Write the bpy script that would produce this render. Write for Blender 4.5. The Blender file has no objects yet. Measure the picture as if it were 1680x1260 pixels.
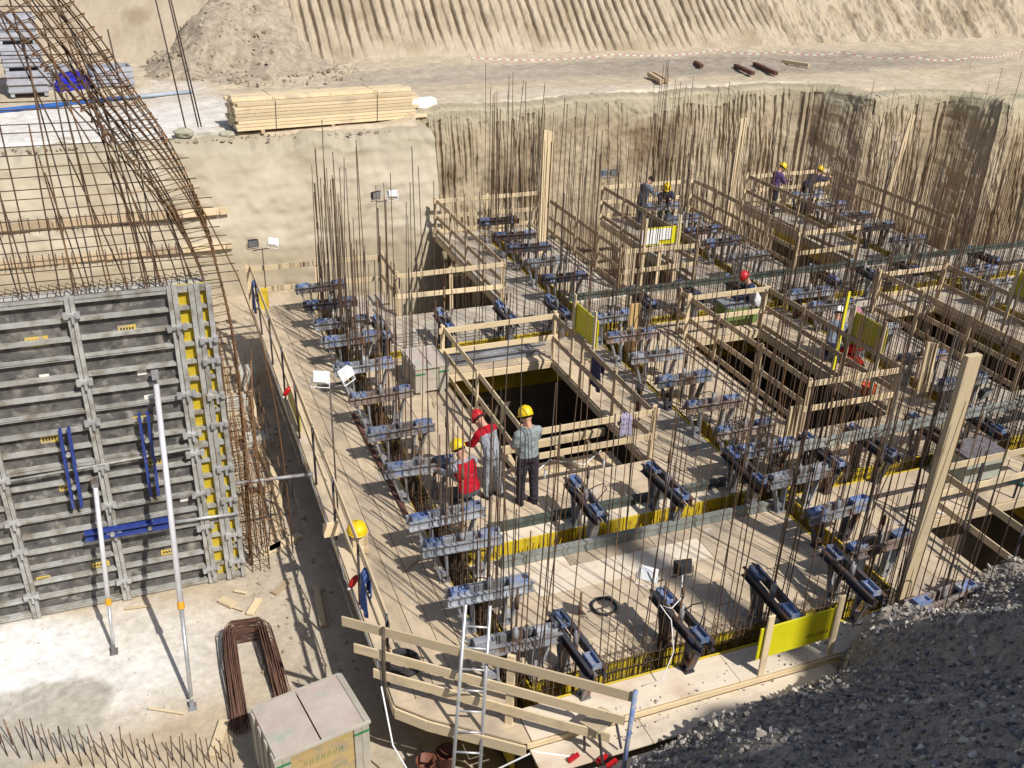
import bpy, bmesh, math, random
from mathutils import Vector, Matrix, Euler, noise
random.seed(7)
R = math.radians
scene = bpy.context.scene

# ---------------------------------------------------------------- camera
CAM_H = 9.2
pitch, roll, yaw = R(27.176), R(1.919), R(21.925)
fwd = Vector((math.sin(yaw) * math.cos(pitch), math.cos(yaw) * math.cos(pitch), -math.sin(pitch)))
rgt = Vector((math.cos(yaw), -math.sin(yaw), 0))
upv = rgt.cross(fwd)
r2 = rgt * math.cos(roll) + upv * math.sin(roll)
u2 = -rgt * math.sin(roll) + upv * math.cos(roll)
cd = bpy.data.cameras.new('camera')
cam = bpy.data.objects.new('camera', cd)
scene.collection.objects.link(cam)
cam.matrix_world = Matrix(((r2.x, u2.x, -fwd.x, 0), (r2.y, u2.y, -fwd.y, 0), (r2.z, u2.z, -fwd.z, CAM_H), (0, 0, 0, 1)))
cd.sensor_fit = 'HORIZONTAL'
cd.sensor_width = 36.0
cd.lens = 1558.0 / 1680.0 * 36.0
cd.clip_start = 0.05
cd.clip_end = 2000
scene.camera = cam

# ---------------------------------------------------------------- light
SUN_EL, SUN_AZ = R(48), R(112 - 180)          # direction towards the sun, angle from +X
S = Vector((math.cos(SUN_AZ) * math.cos(SUN_EL), math.sin(SUN_AZ) * math.cos(SUN_EL), math.sin(SUN_EL)))
w = bpy.data.worlds.new('World')
scene.world = w
w.use_nodes = True
nt = w.node_tree
bg = nt.nodes['Background']
sky = nt.nodes.new('ShaderNodeTexSky')
sky.sky_type = 'NISHITA'
sky.sun_disc = False
sky.sun_elevation = SUN_EL
sky.sun_rotation = math.atan2(S.x, S.y)
sky.dust_density = 1.6
nt.links.new(sky.outputs[0], bg.inputs[0])
bg.inputs[1].default_value = 0.10
sl = bpy.data.lights.new('sun', 'SUN')
sl.energy = 5.0
sl.angle = R(0.55)
sl.color = (1.0, 0.955, 0.88)
so = bpy.data.objects.new('sun', sl)
so.rotation_euler = S.to_track_quat('Z', 'Y').to_euler()
so.location = (20, -30, 40)
scene.collection.objects.link(so)
scene.view_settings.view_transform = 'Standard'
scene.view_settings.look = 'None'
scene.view_settings.gamma = 1.0
scene.view_settings.use_curve_mapping = False
scene.view_settings.exposure = -0.05
scene.cycles.use_denoising = True
scene.cycles.max_bounces = 6

# ---------------------------------------------------------------- helpers
COL = scene.collection
def tag(o, label=None, cat=None, group=None, kind=None):
    if label: o['label'] = label
    if cat: o['category'] = cat
    if group: o['group'] = group
    if kind: o['kind'] = kind
    return o
def empty(name, loc=(0, 0, 0), label=None, cat=None, group=None, rz=0.0, kind=None):
    o = bpy.data.objects.new(name, None)
    o.empty_display_size = 0.2
    o.location = loc
    o.rotation_euler = (0, 0, rz)
    COL.objects.link(o)
    return tag(o, label, cat, group, kind)
def adopt(o, parent):
    if parent is not None:
        o.parent = parent
        M_ = Matrix.Identity(4)
        chain = []
        p = parent
        while p is not None:
            chain.append(p); p = p.parent
        for p in reversed(chain):
            M_ = M_ @ p.matrix_parent_inverse @ p.matrix_basis
        o.matrix_parent_inverse = M_.inverted()
def link(name, me, parent=None, mat=None):
    if mat is not None and len(me.materials) == 0:
        me.materials.append(mat)
    o = bpy.data.objects.new(name, me)
    COL.objects.link(o)
    adopt(o, parent)
    return o
def copy_tree(o, parent=None):
    c = o.copy()
    COL.objects.link(c)
    c.parent = parent
    for ch in o.children:
        copy_tree(ch, c)
    return c

class MB:
    """collects simple shapes into one mesh"""
    def __init__(s): s.v = []; s.f = []; s.m = []; s.mi = 0
    def add(s, vs, fs):
        n = len(s.v); s.v += [tuple(v) for v in vs]
        for f in fs: s.f.append([i + n for i in f]); s.m.append(s.mi)
        return s
    def box(s, x0, x1, y0, y1, z0, z1, M4=None):
        vs = [Vector((x, y, z)) for z in (z0, z1) for y in (y0, y1) for x in (x0, x1)]
        if M4 is not None: vs = [M4 @ v for v in vs]
        return s.add(vs, [(0, 2, 3, 1), (4, 5, 7, 6), (0, 1, 5, 4), (2, 6, 7, 3), (0, 4, 6, 2), (1, 3, 7, 5)])
    def bar(s, p, q, wd, ht, up=(0, 0, 1)):
        p = Vector(p); q = Vector(q); d = (q - p).normalized(); up = Vector(up)
        if abs(d.dot(up)) > 0.98: up = Vector((0, 1, 0))
        sd = d.cross(up).normalized(); u = sd.cross(d)
        vs = [e + sd * (a * wd / 2) + u * (b * ht / 2) for e in (p, q) for b in (-1, 1) for a in (-1, 1)]
        return s.add(vs, [(0, 2, 3, 1), (4, 5, 7, 6), (0, 1, 5, 4), (2, 6, 7, 3), (0, 4, 6, 2), (1, 3, 7, 5)])
    def tube(s, pts, r, n=6, caps=True, closed=False):
        pts = [Vector(p) for p in pts]
        rr = r if isinstance(r, (list, tuple)) else [r] * len(pts)
        vs = []; fs = []; last = None
        N = len(pts)
        for i, p in enumerate(pts):
            if closed: d = pts[(i + 1) % N] - pts[i - 1]
            else: d = (pts[min(i + 1, N - 1)] - pts[max(i - 1, 0)])
            d.normalize()
            if last is None:
                a = Vector((0, 0, 1)) if abs(d.z) < 0.9 else Vector((1, 0, 0))
                last = d.cross(a).normalized()
            else:
                last = (last - d * last.dot(d))
                if last.length < 1e-6: last = d.cross(Vector((0.3, 0.5, 0.8)))
                last.normalize()
            b = d.cross(last)
            for k in range(n):
                t = 2 * math.pi * k / n
                vs.append(p + (last * math.cos(t) + b * math.sin(t)) * rr[i])
        for i in range(N if closed else N - 1):
            j = (i + 1) % N
            for k in range(n):
                fs.append((i * n + k, i * n + (k + 1) % n, j * n + (k + 1) % n, j * n + k))
        if caps and not closed:
            fs.append(tuple(reversed(range(n)))); fs.append(tuple((N - 1) * n + k for k in range(n)))
        return s.add(vs, fs)
    def lathe(s, prof, n=12, M4=None):
        vs = []; fs = []
        for r, z in prof:
            for k in range(n):
                t = 2 * math.pi * k / n
                v = Vector((r * math.cos(t), r * math.sin(t), z))
                vs.append(M4 @ v if M4 is not None else v)
        for i in range(len(prof) - 1):
            for k in range(n):
                fs.append((i * n + k, i * n + (k + 1) % n, (i + 1) * n + (k + 1) % n, (i + 1) * n + k))
        if prof[0][0] > 1e-4: fs.append(tuple(reversed(range(n))))
        if prof[-1][0] > 1e-4: fs.append(tuple((len(prof) - 1) * n + k for k in range(n)))
        return s.add(vs, fs)
    def prism(s, poly, z0, z1):
        n = len(poly)
        vs = [(x, y, z0) for x, y in poly] + [(x, y, z1) for x, y in poly]
        fs = [tuple(reversed(range(n))), tuple(range(n, 2 * n))] + [(i, (i + 1) % n, n + (i + 1) % n, n + i) for i in range(n)]
        return s.add(vs, fs)
    def mesh(s, name, mats=(), smooth=False):
        me = bpy.data.meshes.new(name)
        me.from_pydata(s.v, [], s.f)
        for m in mats: me.materials.append(m)
        if len(mats) > 1: me.polygons.foreach_set('material_index', s.m)
        if smooth: me.polygons.foreach_set('use_smooth', [True] * len(me.polygons))
        me.update()
        return me
    def build(s, name, mat, parent=None, smooth=False):
        mats = mat if isinstance(mat, (list, tuple)) else [mat]
        return link(name, s.mesh(name, mats, smooth), parent)

_boxes = {}
def box_mesh(L, wd, ht, mat, bev=0.004):
    k = (round(L, 2), round(wd, 3), round(ht, 3), mat.name)
    if k not in _boxes:
        bm = bmesh.new()
        bmesh.ops.create_cube(bm, size=1.0)
        for v in bm.verts: v.co = Vector((v.co.x * L, v.co.y * wd, v.co.z * ht))
        if bev: bmesh.ops.bevel(bm, geom=list(bm.edges), offset=bev, segments=1, affect='EDGES', clamp_overlap=True)
        me = bpy.data.meshes.new('board')
        bm.to_mesh(me); bm.free()
        me.materials.append(mat)
        _boxes[k] = me
    return _boxes[k]
def board(name, p, q, wd, ht, mat, parent=None, up=(0, 0, 1), bev=0.004):
    """a timber or bar from p to q; wd across, ht along 'up'"""
    p = Vector(p); q = Vector(q); d = q - p; L = d.length; d.normalize(); up = Vector(up)
    if abs(d.dot(up)) > 0.98: up = Vector((0, 1, 0)) if abs(d.y) < 0.9 else Vector((1, 0, 0))
    sd = up.cross(d).normalized(); u = d.cross(sd)
    o = link(name, box_mesh(L, wd, ht, mat, bev))
    c = (p + q) / 2
    o.matrix_basis = Matrix(((d.x, sd.x, u.x, c.x), (d.y, sd.y, u.y, c.y), (d.z, sd.z, u.z, c.z), (0, 0, 0, 1)))
    adopt(o, parent)
    return o
ORD = ['first', 'second', 'third', 'fourth', 'fifth', 'sixth', 'seventh', 'eighth', 'ninth', 'tenth', 'eleventh', 'twelfth', 'thirteenth', 'fourteenth', 'fifteenth', 'sixteenth', 'seventeenth', 'eighteenth', 'nineteenth', 'twentieth', 'twenty-first', 'twenty-second', 'twenty-third', 'twenty-fourth']

# ---------------------------------------------------------------- materials
def mat(name, c1, c2=None, scale=4.0, rough=0.8, bump=0.0, bscale=30.0, metal=0.0, rand=0.0, stretch=(1, 1, 1), detail=6, lo=0.3, hi=0.7, c3=None, s3=1.0, lo3=0.55, hi3=0.7, bdist=0.02, spec=0.3, dirt=()):
    m = bpy.data.materials.new(name)
    m.use_nodes = True
    N = m.node_tree.nodes; L = m.node_tree.links
    b = N['Principled BSDF']
    b.inputs['Roughness'].default_value = rough
    b.inputs['Metallic'].default_value = metal
    b.inputs['Specular IOR Level'].default_value = spec
    tc = N.new('ShaderNodeTexCoord')
    oi = N.new('ShaderNodeObjectInfo')
    ad = N.new('ShaderNodeVectorMath'); ad.operation = 'MULTIPLY_ADD'
    cx = N.new('ShaderNodeCombineXYZ')
    for i in range(3): L.new(oi.outputs['Random'], cx.inputs[i])
    L.new(cx.outputs[0], ad.inputs[0]); ad.inputs[1].default_value = (37, 53, 71) if rand else (0, 0, 0)
    L.new(tc.outputs['Object'], ad.inputs[2])
    mp = N.new('ShaderNodeMapping'); mp.inputs['Scale'].default_value = stretch
    L.new(ad.outputs[0], mp.inputs['Vector'])
    col = None
    if c2 is not None:
        n = N.new('ShaderNodeTexNoise'); n.inputs['Scale'].default_value = scale; n.inputs['Detail'].default_value = detail
        n.inputs['Roughness'].default_value = 0.62
        L.new(mp.outputs[0], n.inputs['Vector'])
        rp = N.new('ShaderNodeValToRGB')
        rp.color_ramp.elements[0].position = lo; rp.color_ramp.elements[1].position = hi
        rp.color_ramp.elements[0].color = (*c1, 1); rp.color_ramp.elements[1].color = (*c2, 1)
        L.new(n.outputs['Fac'], rp.inputs[0]); col = rp.outputs[0]
    if c3 is not None:
        n3 = N.new('ShaderNodeTexNoise'); n3.inputs['Scale'].default_value = s3; n3.inputs['Detail'].default_value = 5
        L.new(ad.outputs[0], n3.inputs['Vector'])
        r3 = N.new('ShaderNodeMapRange'); r3.inputs['From Min'].default_value = lo3; r3.inputs['From Max'].default_value = hi3
        L.new(n3.outputs['Fac'], r3.inputs['Value'])
        mx = N.new('ShaderNodeMix'); mx.data_type = 'RGBA'
        L.new(r3.outputs[0], mx.inputs['Factor'])
        if col is not None: L.new(col, mx.inputs['A'])
        else: mx.inputs['A'].default_value = (*c1, 1)
        mx.inputs['B'].default_value = (*c3, 1)
        col = mx.outputs['Result']
    if rand:
        hs = N.new('ShaderNodeHueSaturation')
        mr = N.new('ShaderNodeMapRange'); mr.inputs['To Min'].default_value = 1 - rand; mr.inputs['To Max'].default_value = 1 + rand
        L.new(oi.outputs['Random'], mr.inputs['Value']); L.new(mr.outputs[0], hs.inputs['Value'])
        if col is not None: L.new(col, hs.inputs['Color'])
        else: hs.inputs['Color'].default_value = (*c1, 1)
        col = hs.outputs[0]
    for (dc, ds, dl, dh, st) in dirt:          # splashes and smudges that run across neighbouring pieces
        ge = N.new('ShaderNodeNewGeometry')
        dn = N.new('ShaderNodeTexNoise'); dn.inputs['Scale'].default_value = ds; dn.inputs['Detail'].default_value = 8; dn.inputs['Roughness'].default_value = 0.65
        L.new(ge.outputs['Position'], dn.inputs['Vector'])
        dr = N.new('ShaderNodeMapRange'); dr.inputs['From Min'].default_value = dl; dr.inputs['From Max'].default_value = dh; dr.inputs['To Max'].default_value = st
        L.new(dn.outputs['Fac'], dr.inputs['Value'])
        mx = N.new('ShaderNodeMix'); mx.data_type = 'RGBA'; L.new(dr.outputs[0], mx.inputs['Factor'])
        if col is not None: L.new(col, mx.inputs['A'])
        else: mx.inputs['A'].default_value = (*c1, 1)
        mx.inputs['B'].default_value = (*dc, 1); col = mx.outputs['Result']
    if col is not None: L.new(col, b.inputs['Base Color'])
    else: b.inputs['Base Color'].default_value = (*c1, 1)
    if bump:
        bn = N.new('ShaderNodeTexNoise'); bn.inputs['Scale'].default_value = bscale; bn.inputs['Detail'].default_value = 5
        L.new(mp.outputs[0], bn.inputs['Vector'])
        bp = N.new('ShaderNodeBump'); bp.inputs['Strength'].default_value = bump; bp.inputs['Distance'].default_value = bdist
        L.new(bn.outputs['Fac'], bp.inputs['Height']); L.new(bp.outputs[0], b.inputs['Normal'])
    return m
WOOD = mat('new_timber', (0.60, 0.465, 0.28), (0.72, 0.59, 0.395), scale=6, stretch=(0.5, 9, 9), rough=0.75, rand=0.16, bump=0.15, bscale=8, c3=(0.45, 0.32, 0.18), s3=2.2, lo3=0.62, hi3=0.8, dirt=(((0.40, 0.34, 0.26), 1.4, 0.54, 0.68, 0.65), ((0.26, 0.21, 0.16), 5.0, 0.64, 0.74, 0.6)))
WOODO = mat('weathered_timber', (0.40, 0.30, 0.19), (0.54, 0.42, 0.28), scale=6, stretch=(0.5, 9, 9), rough=0.85, rand=0.16, bump=0.15, bscale=8)
PLY = mat('deck_plywood', (0.50, 0.395, 0.27), (0.61, 0.49, 0.345), scale=3, stretch=(0.6, 5, 5), rough=0.8, rand=0.15, bump=0.1, bscale=10, c3=(0.40, 0.315, 0.23), s3=2.1, lo3=0.50, hi3=0.74, dirt=(((0.30, 0.255, 0.205), 0.9, 0.50, 0.66, 0.7), ((0.50, 0.48, 0.44), 3.1, 0.60, 0.68, 0.75), ((0.20, 0.16, 0.12), 6.0, 0.66, 0.74, 0.7)))
PLYG = mat('dusty_plywood', (0.40, 0.345, 0.275), (0.55, 0.47, 0.37), scale=3, stretch=(0.6, 5, 5), rough=0.85, rand=0.14, bump=0.1, bscale=10, c3=(0.30, 0.28, 0.25), s3=1.6, lo3=0.48, hi3=0.7, dirt=(((0.30, 0.255, 0.205), 0.9, 0.50, 0.66, 0.7), ((0.50, 0.48, 0.44), 3.1, 0.60, 0.68, 0.75), ((0.20, 0.16, 0.12), 6.0, 0.66, 0.74, 0.7)))
WHITEPLY = mat('bright_planks', (0.66, 0.56, 0.43), (0.74, 0.65, 0.52), scale=3, stretch=(0.6, 6, 6), rough=0.8, rand=0.08, bump=0.1, bscale=9, c3=(0.56, 0.40, 0.28), s3=1.6, lo3=0.52, hi3=0.75, dirt=(((0.36, 0.31, 0.25), 1.3, 0.54, 0.68, 0.6),))
YELLOW = mat('yellow_form_board', (0.53, 0.385, 0.025), (0.65, 0.49, 0.035), scale=3, rough=0.5, rand=0.1, bump=0.05, c3=(0.36, 0.24, 0.03), s3=5, lo3=0.58, hi3=0.75, spec=0.4)
YSIGN = mat('yellow_panel', (0.62, 0.56, 0.01), (0.70, 0.64, 0.015), scale=3, rough=0.45, c3=(0.45, 0.40, 0.02), s3=9, lo3=0.68, hi3=0.8, spec=0.4)
STEEL = mat('grey_steel', (0.22, 0.225, 0.24), (0.38, 0.39, 0.41), scale=7, rough=0.55, metal=0.35, rand=0.25, bump=0.1, bscale=40, c3=(0.17, 0.10, 0.07), s3=5, lo3=0.5, hi3=0.66, dirt=(((0.42, 0.40, 0.37), 6.0, 0.58, 0.66, 0.8), ((0.16, 0.09, 0.055), 4.0, 0.56, 0.66, 0.7)))
DSTEEL = mat('dark_steel', (0.045, 0.045, 0.055), (0.10, 0.10, 0.12), scale=6, rough=0.5, metal=0.3, rand=0.3, c3=(0.13, 0.075, 0.05), s3=4, lo3=0.48, hi3=0.62)
LSTEEL = mat('light_steel', (0.29, 0.31, 0.345), (0.45, 0.47, 0.505), scale=8, rough=0.5, metal=0.4, rand=0.2, c3=(0.20, 0.13, 0.09), s3=7, lo3=0.6, hi3=0.75, dirt=(((0.42, 0.40, 0.37), 6.0, 0.58, 0.66, 0.8), ((0.16, 0.09, 0.055), 4.0, 0.56, 0.66, 0.7)))
RUSTST = mat('rusty_channel', (0.19, 0.135, 0.11), (0.31, 0.245, 0.215), scale=6, rough=0.75, metal=0.1, rand=0.2, c3=(0.28, 0.26, 0.26), s3=5, lo3=0.55, hi3=0.7, dirt=(((0.42, 0.40, 0.37), 6.0, 0.58, 0.66, 0.8), ((0.16, 0.09, 0.055), 4.0, 0.56, 0.66, 0.7)))
BLUE = mat('blue_paint', (0.085, 0.14, 0.31), (0.15, 0.22, 0.42), scale=8, rough=0.5, rand=0.3, c3=(0.27, 0.28, 0.31), s3=9, lo3=0.42, hi3=0.62, spec=0.4)
NAVY = mat('navy_paint', (0.02, 0.04, 0.20), (0.035, 0.065, 0.28), scale=8, rough=0.45, c3=(0.12, 0.13, 0.2), s3=9, lo3=0.6, hi3=0.75, spec=0.4)
REBAR = mat('rusty_rebar', (0.085, 0.050, 0.030), (0.155, 0.095, 0.058), scale=9, rough=0.85, metal=0.1, rand=0.35, c3=(0.26, 0.13, 0.05), s3=3, lo3=0.55, hi3=0.75)
REBARD = mat('dark_rebar', (0.065, 0.050, 0.040), (0.115, 0.088, 0.070), scale=9, rough=0.8, metal=0.2, rand=0.3)
GREENB = mat('green_beam', (0.175, 0.19, 0.175), (0.26, 0.275, 0.255), scale=5, rough=0.65, rand=0.12, c3=(0.32, 0.33, 0.30), s3=3, lo3=0.5, hi3=0.7)
GALV = mat('galvanised', (0.50, 0.51, 0.52), (0.64, 0.64, 0.65), scale=9, rough=0.4, metal=0.55, rand=0.1, c3=(0.40, 0.39, 0.36), s3=5, lo3=0.55, hi3=0.7)
FORMST = mat('form_frame', (0.33, 0.325, 0.30), (0.48, 0.475, 0.45), scale=6, rough=0.6, metal=0.2, rand=0.10, c3=(0.24, 0.215, 0.17), s3=5, lo3=0.48, hi3=0.68, bump=0.1, bscale=30, dirt=(((0.56, 0.55, 0.53), 3.0, 0.55, 0.66, 0.6), ((0.20, 0.13, 0.08), 8.0, 0.63, 0.70, 0.7)))
FORMPLY = mat('stained_form_sheet', (0.05, 0.048, 0.047), (0.15, 0.14, 0.13), scale=5, rough=0.85, rand=0.12, c3=(0.27, 0.245, 0.21), s3=4.5, lo3=0.56, hi3=0.75, bump=0.1, dirt=(((0.40, 0.385, 0.355), 4.0, 0.56, 0.66, 0.55), ((0.03, 0.028, 0.027), 7.0, 0.60, 0.68, 0.8)))
WHITE = mat('white_plastic', (0.80, 0.80, 0.80), (0.86, 0.86, 0.86), scale=5, rough=0.4)
BLACK = mat('black_rubber', (0.018, 0.018, 0.02), (0.04, 0.04, 0.042), scale=8, rough=0.6)
GLASS = mat('lamp_glass', (0.35, 0.37, 0.40), rough=0.15, metal=0.6)
CONC = mat('concrete', (0.42, 0.40, 0.36), (0.55, 0.52, 0.46), scale=3, rough=0.9, bump=0.2, bscale=25)
HELY = mat('yellow_helmet', (0.78, 0.54, 0.008), rough=0.45, spec=0.5)
HELR = mat('red_helmet', (0.52, 0.02, 0.025), rough=0.45, spec=0.5)
SKIN = mat('skin', (0.50, 0.27, 0.18), (0.58, 0.33, 0.23), scale=9, rough=0.6)
HAIR = mat('dark_hair', (0.02, 0.014, 0.01), rough=0.7)
def cloth(n, c): return mat(n, tuple(x * 0.82 for x in c), tuple(min(1, x * 1.15) for x in c), scale=9, rough=0.95, bump=1.0, bscale=11, bdist=0.05, spec=0.1, dirt=(((0.20, 0.18, 0.16), 9.0, 0.56, 0.70, 0.45),))

# ---------------------------------------------------------------- terrain
GZ = -1.3        # excavation floor below the deck
TZ = 2.9         # upper terrace
def nz(x, y, z=0.0, s=1.0): return noise.noise(Vector((x * s, y * s, z * s)))
def fbm(x, y, s, oct=4, z=0.0):
    a = 0; amp = 1
    for i in range(oct):
        a += amp * noise.noise(Vector((x * s, y * s, z + i * 7.3))); s *= 2.1; amp *= 0.5
    return a
def grid(name, us, vs, fn, m, smooth=True, label=None):
    V = [fn(u, v) for v in vs for u in us]
    nu = len(us)
    F = [(j * nu + i, j * nu + i + 1, (j + 1) * nu + i + 1, (j + 1) * nu + i) for j in range(len(vs) - 1) for i in range(nu - 1)]
    me = bpy.data.meshes.new(name); me.from_pydata(V, [], F)
    me.materials.append(m)
    me.polygons.foreach_set('use_smooth', [smooth] * len(F)); me.update()
    o = link(name, me)
    return tag(o, label, None, None, 'structure')
def lin(a, b, n): return [a + (b - a) * i / (n - 1) for i in range(n)]

def blob_mask(N, L, vec, cx, cy, rx, ry, dist, soft):
    """noise-edged oval patch in object space"""
    mp = N.new('ShaderNodeMapping'); mp.vector_type = 'TEXTURE'
    mp.inputs['Location'].default_value = (cx, cy, 0); mp.inputs['Scale'].default_value = (rx, ry, 1000)
    no = N.new('ShaderNodeTexNoise'); no.inputs['Scale'].default_value = 1.1; no.inputs['Detail'].default_value = 6
    L.new(vec, no.inputs['Vector'])
    sb = N.new('ShaderNodeVectorMath'); sb.operation = 'MULTIPLY_ADD'
    L.new(no.outputs['Color'], sb.inputs[0]); sb.inputs[1].default_value = (dist, dist, 0); L.new(vec, sb.inputs[2])
    L.new(sb.outputs[0], mp.inputs['Vector'])
    ln = N.new('ShaderNodeVectorMath'); ln.operation = 'LENGTH'; L.new(mp.outputs[0], ln.inputs[0])
    mr = N.new('ShaderNodeMapRange'); mr.inputs['From Min'].default_value = 1.0; mr.inputs['From Max'].default_value = 1.0 - soft
    L.new(ln.outputs['Value'], mr.inputs['Value'])
    return mr.outputs[0]
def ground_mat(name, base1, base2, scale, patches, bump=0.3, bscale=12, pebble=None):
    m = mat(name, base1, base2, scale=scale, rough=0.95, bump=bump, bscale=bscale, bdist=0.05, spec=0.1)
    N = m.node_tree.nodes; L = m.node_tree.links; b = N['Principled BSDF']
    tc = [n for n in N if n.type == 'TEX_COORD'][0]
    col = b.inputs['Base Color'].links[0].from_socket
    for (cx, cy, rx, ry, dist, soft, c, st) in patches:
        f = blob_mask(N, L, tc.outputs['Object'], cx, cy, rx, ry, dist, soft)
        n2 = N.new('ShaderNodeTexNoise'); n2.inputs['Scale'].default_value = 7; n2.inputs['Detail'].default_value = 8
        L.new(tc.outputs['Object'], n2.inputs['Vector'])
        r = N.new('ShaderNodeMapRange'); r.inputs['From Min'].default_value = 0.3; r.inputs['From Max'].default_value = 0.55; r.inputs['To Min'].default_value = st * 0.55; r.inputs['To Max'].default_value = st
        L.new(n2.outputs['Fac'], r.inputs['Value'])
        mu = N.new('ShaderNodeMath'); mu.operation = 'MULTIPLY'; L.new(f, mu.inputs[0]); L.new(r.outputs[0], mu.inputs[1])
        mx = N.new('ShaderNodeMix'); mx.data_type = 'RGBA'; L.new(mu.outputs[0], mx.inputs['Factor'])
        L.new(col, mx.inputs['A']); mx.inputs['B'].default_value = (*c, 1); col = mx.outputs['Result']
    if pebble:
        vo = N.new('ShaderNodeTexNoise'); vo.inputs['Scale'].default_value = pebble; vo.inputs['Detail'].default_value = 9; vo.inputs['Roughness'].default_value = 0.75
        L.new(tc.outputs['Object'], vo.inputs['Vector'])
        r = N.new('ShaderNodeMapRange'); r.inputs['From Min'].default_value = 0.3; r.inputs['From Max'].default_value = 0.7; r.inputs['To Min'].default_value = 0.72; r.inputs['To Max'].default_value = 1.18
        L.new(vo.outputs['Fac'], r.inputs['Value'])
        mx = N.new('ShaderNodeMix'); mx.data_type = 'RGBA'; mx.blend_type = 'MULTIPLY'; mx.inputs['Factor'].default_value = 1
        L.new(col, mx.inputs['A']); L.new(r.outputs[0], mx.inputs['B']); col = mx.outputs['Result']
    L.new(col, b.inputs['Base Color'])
    return m

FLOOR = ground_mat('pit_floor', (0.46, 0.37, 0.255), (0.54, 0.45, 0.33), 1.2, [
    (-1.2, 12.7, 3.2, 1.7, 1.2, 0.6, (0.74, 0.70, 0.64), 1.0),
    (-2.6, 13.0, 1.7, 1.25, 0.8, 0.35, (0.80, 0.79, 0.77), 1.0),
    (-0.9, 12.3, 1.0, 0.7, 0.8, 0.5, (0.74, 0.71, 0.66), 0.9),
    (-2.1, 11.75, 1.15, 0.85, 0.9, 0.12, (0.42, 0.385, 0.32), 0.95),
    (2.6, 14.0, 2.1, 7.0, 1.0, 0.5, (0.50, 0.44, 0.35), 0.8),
    (14, 15.5, 11.5, 12.0, 1.0, 0.2, (0.085, 0.07, 0.055), 0.96),  # dark earth, its tone also holding the deep shade of the cells
    (7.6, 17.6, 1.7, 1.0, 1.0, 0.4, (0.44, 0.43, 0.41), 0.9)], bump=0.25, bscale=6, pebble=5)  # sunlit part of the cell floor, put into the colour as paler grey
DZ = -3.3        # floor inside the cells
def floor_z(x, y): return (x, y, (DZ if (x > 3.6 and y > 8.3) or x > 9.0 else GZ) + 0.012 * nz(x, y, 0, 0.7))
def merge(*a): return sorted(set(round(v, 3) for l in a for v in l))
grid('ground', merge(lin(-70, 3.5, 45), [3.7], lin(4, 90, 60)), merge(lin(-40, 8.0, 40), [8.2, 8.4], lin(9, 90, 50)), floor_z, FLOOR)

# beige cut wall on the left: smooth, slightly battered
SOIL = mat('grooved_soil', (0.325, 0.26, 0.175), (0.45, 0.375, 0.265), scale=1.1, stretch=(1, 1, 0.5), rough=0.97, bump=0.6, bscale=7, bdist=0.08, c3=(0.22, 0.165, 0.105), s3=0.35, lo3=0.5, hi3=0.62, spec=0.05)
BEIGE = mat('beige_cut_wall', (0.475, 0.415, 0.315), (0.56, 0.50, 0.39), scale=0.7, stretch=(1, 1, 1.6), rough=0.95, bump=0.25, bscale=5, bdist=0.06, c3=(0.42, 0.355, 0.255), s3=0.45, lo3=0.48, hi3=0.68, spec=0.1)
def strata(m, bands):
    N = m.node_tree.nodes; L = m.node_tree.links; b = N['Principled BSDF']
    col = b.inputs['Base Color'].links[0].from_socket
    tc = [n for n in N if n.type == 'TEX_COORD'][0]
    no = N.new('ShaderNodeTexNoise'); no.inputs['Scale'].default_value = 0.9; no.inputs['Detail'].default_value = 7
    L.new(tc.outputs['Object'], no.inputs['Vector'])
    sx = N.new('ShaderNodeSeparateXYZ'); L.new(tc.outputs['Object'], sx.inputs[0])
    ad = N.new('ShaderNodeMath'); ad.operation = 'MULTIPLY_ADD'; L.new(no.outputs['Fac'], ad.inputs[0]); ad.inputs[1].default_value = 0.9; L.new(sx.outputs['Z'], ad.inputs[2])
    for z0, z1, c, st in bands:
        r = N.new('ShaderNodeMapRange'); r.inputs['From Min'].default_value = z0 + 0.45; r.inputs['From Max'].default_value = z1 + 0.45; r.inputs['To Max'].default_value = st
        L.new(ad.outputs[0], r.inputs['Value'])
        mx = N.new('ShaderNodeMix'); mx.data_type = 'RGBA'; L.new(r.outputs[0], mx.inputs['Factor']); L.new(col, mx.inputs['A']); mx.inputs['B'].default_value = (*c, 1); col = mx.outputs['Result']
    L.new(col, b.inputs['Base Color'])
strata(BEIGE, [(0.15, -0.35, (0.33, 0.275, 0.19), 0.75), (2.1, 2.6, (0.36, 0.325, 0.24), 0.55)])
strata(SOIL, [(2.35, 2.75, (0.40, 0.36, 0.26), 0.7)])
def beige(u, v):
    x = u; t = v
    y = 26.55 + 1.0 * t + 0.13 * fbm(x, t * 6, 0.4) + 0.05 * fbm(x, t * 6, 1.3, 3) + 0.03 * fbm(x * 0.4, t * 14, 2.2, 3) + 0.02 * fbm(x, t * 6, 5, 2)
    z = DZ - 0.05 + (TZ - DZ + 0.05) * min(1, t / 0.93)
    y -= 0.35 * (1 - t)
    k_ = 0.90 + 0.035 * nz(x, 0, 4, 0.8) + 0.015 * nz(x, 0, 2, 4)
    if t > k_: y += (t - k_) * 14 + 0.15 * fbm(x, 3, 1.4, 3); z += 0.09 * fbm(x, t * 9, 1.1, 3) - 0.02
    return (x, y, z + 0.03 * nz(x, t, 0, 2) * (t > 0.5))
grid('excavation_wall', merge(lin(-30, -8, 60), lin(-7.9, 8.3, 330)), lin(0, 1, 90), beige, BEIGE)

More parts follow.
